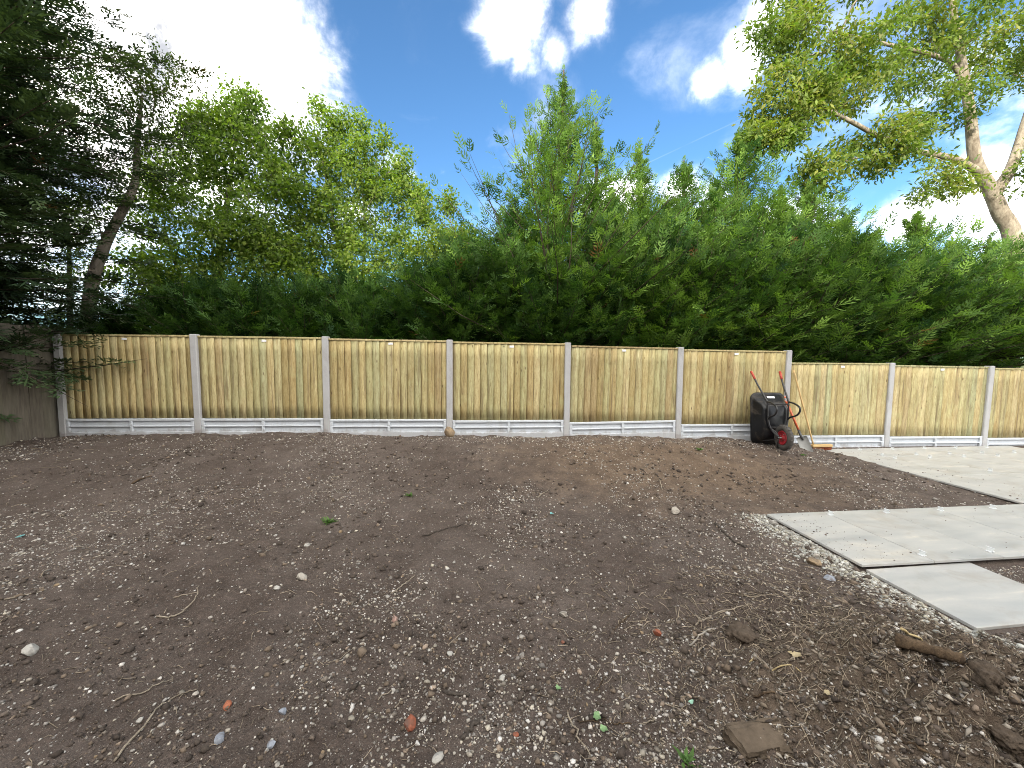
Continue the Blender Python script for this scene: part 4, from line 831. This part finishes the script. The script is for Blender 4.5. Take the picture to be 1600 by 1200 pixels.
# leaves and scraps
M_GLEAF = mat_plain('green_leaf', (.19,.31,.14), .6, var=.25); M_DRYL = mat_plain('dry_leaf', (.42,.34,.20), .7, var=.3, scale=30); M_TEAL = mat_plain('teal_plastic', (.16,.42,.42), .4, var=.2); M_GLASS = mat_plain('green_glass_scrap', (.30,.50,.38), .2, var=.2)
def leaf(px, py, size, m, label, name='leaf', cat='leaf', lob=5, curl=.25):
    p = at(px, py); n = 22; V = [(0,0,.012*size/.05)]
    for k in range(n):
        t = 2*math.pi*k/n; rad = size*(.62 + .30*abs(math.cos(t*lob/2)))*(1+rs.normal(0,.06)); V.append((rad*math.cos(t), rad*.72*math.sin(t), curl*size*math.cos(2*t+.6)*.5))
    V = np.array(V); T = [(0, 1+k, 1+(k+1) % n) for k in range(n)]; B = V - [0,0,.0012]; T2 = [(a_+n+1, c_+n+1, b_+n+1) for a_, b_, c_ in T]; rim = [(1+k, 1+(k+1) % n, n+2+(k+1) % n, n+2+k) for k in range(n)]
    me = mesh_np(name, np.r_[V, B], [np.array(rim), np.array(T+T2)], m); o = link(name, me, None, (p[0], p[1], p[2]+.014+size*.1), (R(rs.uniform(-14,14)), R(rs.uniform(-14,14)), rs.uniform(0, 6.3))); tag(o, label, cat); return o
leaf(932,1128,.026,M_GLEAF,'fresh green torn leaf on the soil near the pale root'); leaf(943,1144,.021,M_GLEAF,'smaller green leaf piece touching the torn leaf'); leaf(872,1074,.017,M_GLEAF,'single green leaf at the foot of the loose soil'); leaf(1080,1097,.015,M_GLASS,'pale green glass scrap on the loose soil','glass_scrap','scrap',3,.05)
leaf(1243,1023,.03,M_DRYL,'curled dry beige leaf on the rubble heap'); leaf(1292,1082,.018,M_DRYL,'small beige leaf in front of the curled dry one'); leaf(862,806,.022,M_TEAL,'scrap of teal plastic on the light brown soil','plastic_scrap','scrap',3,.3); leaf(32,840,.03,M_TEAL,'scrap of teal plastic near the old fence','plastic_scrap','scrap',3,.2); leaf(1538,1103,.016,M_GLASS,'pale scrap of glass on the near slope of the heap','glass_scrap','scrap',3,.05); leaf(1364,965,.014,mat_plain('lilac_plastic',(.45,.45,.62),.4),'lilac plastic scrap beside the loose slab','plastic_scrap','scrap',3,.3)
def weed(px, py, n, size, label):
    p = at(px, py); O = np.zeros((n, 3)) + rs.normal(0, size*.25, (n, 3))*[1,1,.1]; a_ = rs.uniform(0, 6.3, n); D_ = np.c_[np.cos(a_), np.sin(a_), rs.uniform(.1, .8, n)]
    V, Q = rhombs(O, D_, np.tile([0,0,1.], (n,1)), rs.uniform(.6,1.2,n)*size, np.full(n, size*.28), .5, .1); col = np.array([.10,.19,.05])*rs.uniform(.6,1.3,(n,1))
    o = link('weed', mesh_np('weed', V, [Q], M_LEAF, np.repeat(col, 4, axis=0)), None, (p[0],p[1],p[2]+.004)); tag(o, label, 'weed')
weed(515,817,40,.06,'small flattened green weed in the open soil'); weed(640,775,24,.05,'scrap of green weed towards the fence'); weed(1092,705,30,.06,'pale weed among chippings near the wheelbarrow panel'); weed(1075,1195,20,.05,'green shoot by the half buried block'); weed(1255,712,18,.05,'green weed at the blade of the spade')

# ------------------------------------------------------------------ gravel, crumbs and fibres nobody could count
def scatter(n, seed, size, shape, cols, where, sink=.3, flat=.6, xy=None, elong=0.0):
    r = np.random.default_rng(seed); y = .75*np.exp(r.random(n*3)*math.log(6.5/.75)); y = np.where(r.random(n*3) < .35, r.uniform(.8, 6.5, n*3), y); x = r.uniform(-1.48, 1.48, n*3)*y
    if xy is not None: x, y = xy(r, n*3)
    keep = r.random(n*3) < where(x, y); ok = y < FY0 + (x-FX0)*math.tan(TH) - .07; ok &= x > -6.8
    q0 = (x-A0[0])*E1[0] + (y-A0[1])*E1[1]; q1 = (x-A0[0])*E2[0] + (y-A0[1])*E2[1]
    ok &= ~((q0 > -.01) & (q1 > -.01) & (q1 < .93)) & ~((q0 > 2.93) & (q1 > U_TOP-.02) & (q1 < .9)) & ~((q0 > .02) & (q0 < .96) & (q1 > .9) & (q1 < 1.53))
    x = x[keep & ok][:n]; y = y[keep & ok][:n]; n = len(x); s_ = size(x, y, r, n); V0, F0 = shape; m = len(V0)
    a = r.uniform(0, 6.28, n); ca, sa = np.cos(a), np.sin(a); var = np.stack([stone_shape(V0, r, .35, flat, 3) for _ in range(24)]); P = var[r.integers(24, size=n)]*s_[:, None, None]*r.uniform(.7, 1.3, (n, 1, 3))*np.stack([1+elong*r.random(n)**2, np.ones(n), 1/(1+.3*elong*r.random(n))], -1)[:, None]
    P = np.stack([P[..., 0]*ca[:, None]-P[..., 1]*sa[:, None], P[..., 0]*sa[:, None]+P[..., 1]*ca[:, None], P[..., 2]], -1); z = soil_z(x, y)
    P += np.stack([x, y, z + s_*flat*(.6-sink)], -1)[:, None]; F = (F0[None] + (np.arange(n)*m)[:, None, None]).reshape(-1, 3)
    cols = np.array(cols); c = cols[r.integers(len(cols), size=n)]*r.uniform(.6, 1.35, (n, 1)); return P.reshape(-1, 3), F, np.repeat(c, m, axis=0)
M_GRIT = mat_tint('loose_gravel'); M_CRUMB = mat_tint('soil_crumb', .95)
def w_gravel(x, y):
    c = fbm(x, y, 1.3, 3, 71)*.9 + fbm(x, y, 4.5, 2, 77)*.6; p = np.clip(.27 + c, .09, 1)
    yf = FY0 + (x-FX0)*math.tan(TH); p = np.maximum(p, .8*np.exp(-((yf-y-.35)/.28)**2)*(x > -1.5)); q0 = (x-A0[0])*E1[0] + (y-A0[1])*E1[1]
    p = np.maximum(p, .95*np.exp(-((q0+.14)/.16)**2)*(y < 3.5)*(y > .9)); p = np.where(q0 > 0, np.maximum(p, .8*(y < 2.9)), p); return p
PALEC = [(.40,.37,.33),(.46,.43,.39),(.34,.31,.27),(.26,.23,.19),(.42,.38,.31),(.20,.17,.14),(.50,.48,.45),(.27,.21,.16),(.22,.20,.18),(.17,.15,.13)]
V, F, c = scatter(52000, 11, lambda x, y, r, n: np.clip((.0029+.00085*y)*np.exp(r.normal(0, .42, n)), .002, .020)*1.12, (OV, OF), PALEC, w_gravel)
o = link('gravel', mesh_np('gravel', V, [F], M_GRIT, c)); o['kind'] = 'stuff'; tag(o, 'pale gravel and flint chips scattered through the soil', 'gravel')
SV, SF = IV, IF
V, F, c = scatter(4200, 17, lambda x, y, r, n: np.clip(.0085*np.exp(r.normal(0, .33, n)), .004, .018), (SV, SF), PALEC, lambda x, y: w_gravel(x, y)*np.clip(1.3-.28*y, .05, 1))
o = link('coarse_gravel', mesh_np('coarse_gravel', V, [F], M_GRIT, c)); o['kind'] = 'stuff'; tag(o, 'coarser grey and cream pebbles lying among the fine gravel', 'gravel')
def w_crumb(x, y): return np.clip(.25 + fbm(x, y, 2.2, 3, 91) + .9*np.exp(-(((x-1.8)/1.1)**2+((y-1.6)/.7)**2)), .04, 1)
V, F, c = scatter(20000, 12, lambda x, y, r, n: np.clip((.0038+.0011*y)*np.exp(r.normal(0, .6, n)), .002, .028)*1.1, (OV, OF), [(.085,.067,.054),(.11,.087,.070),(.07,.055,.045),(.15,.115,.085)], w_crumb, .25, .75)
o = link('soil_crumbs', mesh_np('soil_crumbs', V, [F], M_CRUMB, c)); o['kind'] = 'stuff'; tag(o, 'dark crumbs of loose soil', 'soil')
hp_xy = lambda r, n: (r.normal(1.95, .62, n), r.normal(1.5, .36, n))
V, F, c = scatter(12000, 21, lambda x, y, r, n: np.clip(.0044*np.exp(r.normal(0, .5, n)), .002, .013)*1.12, (OV, OF), [(.11,.085,.063),(.15,.117,.086),(.085,.066,.05),(.20,.165,.127),(.30,.265,.22),(.16,.128,.095),(.12,.095,.07)], lambda x, y: (y > .75)*1.0, .2, .8, hp_xy, 2.2)
o = link('rubble', mesh_np('rubble', V, [F], M_GRIT, c)); o['kind'] = 'stuff'; tag(o, 'heap of brown earth lumps, chips and small stones by the slabs', 'rubble')
def strip_xy(r, n):
    q1 = r.uniform(-.05, 1.75, n); q0 = -np.abs(r.normal(0, .14, n)) + .02; return A0[0]+q0*E1[0]+q1*E2[0], A0[1]+q0*E1[1]+q1*E2[1]
V, F, c = scatter(5200, 22, lambda x, y, r, n: np.clip(.0075*np.exp(r.normal(0, .4, n)), .003, .020), (IV, IF), [(.36,.36,.33),(.42,.42,.39),(.28,.27,.24),(.33,.31,.25),(.22,.20,.17)], lambda x, y: np.ones_like(x), .25, .65, strip_xy)
o = link('sub_base', mesh_np('sub_base', V, [F], M_GRIT, c)); o['kind'] = 'stuff'; tag(o, 'pale crushed stone spilling out along the edge of the slabs', 'gravel')
r = np.random.default_rng(31); n = 420; q0 = r.uniform(.02, 5.2, n); q1 = np.where(r.random(n) < .6, r.uniform(.01, .88, n), r.uniform(-2.2, -.02, n)); q0 = np.where(q1 < 0, 3.05+np.abs(r.normal(0, .5, n)), np.where(r.random(n) < .5, np.abs(r.normal(0, .25, n))+.01, q0))
s_ = np.clip(.0028*np.exp(r.normal(0, .5, n)), .0012, .009); x = A0[0]+q0*E1[0]+q1*E2[0]; y = A0[1]+q0*E1[1]+q1*E2[1]; P = IV[None]*s_[:, None, None]*r.uniform(.6, 1.4, (n, len(IV), 1))*[1, 1, .6] + np.stack([x, y, -.2495+s_*.35], -1)[:, None]
o = link('slab_grit', mesh_np('slab_grit', P.reshape(-1, 3), [(IF[None]+(np.arange(n)*len(IV))[:, None, None]).reshape(-1, 3)], M_CRUMB, np.repeat(np.array([[.13,.10,.08]])*r.uniform(.6, 1.6, (n, 1)), len(IV), axis=0))); o['kind'] = 'stuff'; tag(o, 'crumbs of soil dropped on the pale slabs', 'soil')
r = np.random.default_rng(13); n = 5200; y = .85*np.exp(r.random(n)*math.log(6.2/.85)); x = r.uniform(-1.45, 1.45, n)*y; hp = r.random(n) < .86; x[hp] = r.normal(1.75, .65, hp.sum()); y[hp] = r.normal(1.6, .45, hp.sum())
q0 = (x-A0[0])*E1[0] + (y-A0[1])*E1[1]; ok = (y > .8) & (q0 < -.05) & (y < FY0 + (x-FX0)*math.tan(TH) - .15) & (x > -6.7); x, y = x[ok], y[ok]; mb = MB()
for a, b_ in zip(x, y):
    t = r.uniform(0, 6.3); l_ = r.uniform(.02, .07)*(.7+.25*b_); k = r.normal(0, .25); P = [(a, b_), (a+l_*.5*math.cos(t), b_+l_*.5*math.sin(t)), (a+l_*.5*(math.cos(t)+math.cos(t+k)), b_+l_*.5*(math.sin(t)+math.sin(t+k)))]
    z = soil_z(np.array(P)[:, 0], np.array(P)[:, 1]); P = np.c_[np.array(P), z+.004+np.array([0, r.uniform(0,.008), 0])]; V_, Q_ = tube_np(P, (.0009+.0004*b_)*np.array([1,1,.5]), 3); mb.add(V_, Q_, None, np.repeat(np.array([[.25,.205,.15]])*r.uniform(.35,1.6), len(V_), axis=0))
o = link('root_fibres', mb.mesh('root_fibres', mat_tint('dry_fibre', .9, False))); o['kind'] = 'stuff'; tag(o, 'fine dry roots and straw scattered over the soil', 'roots')
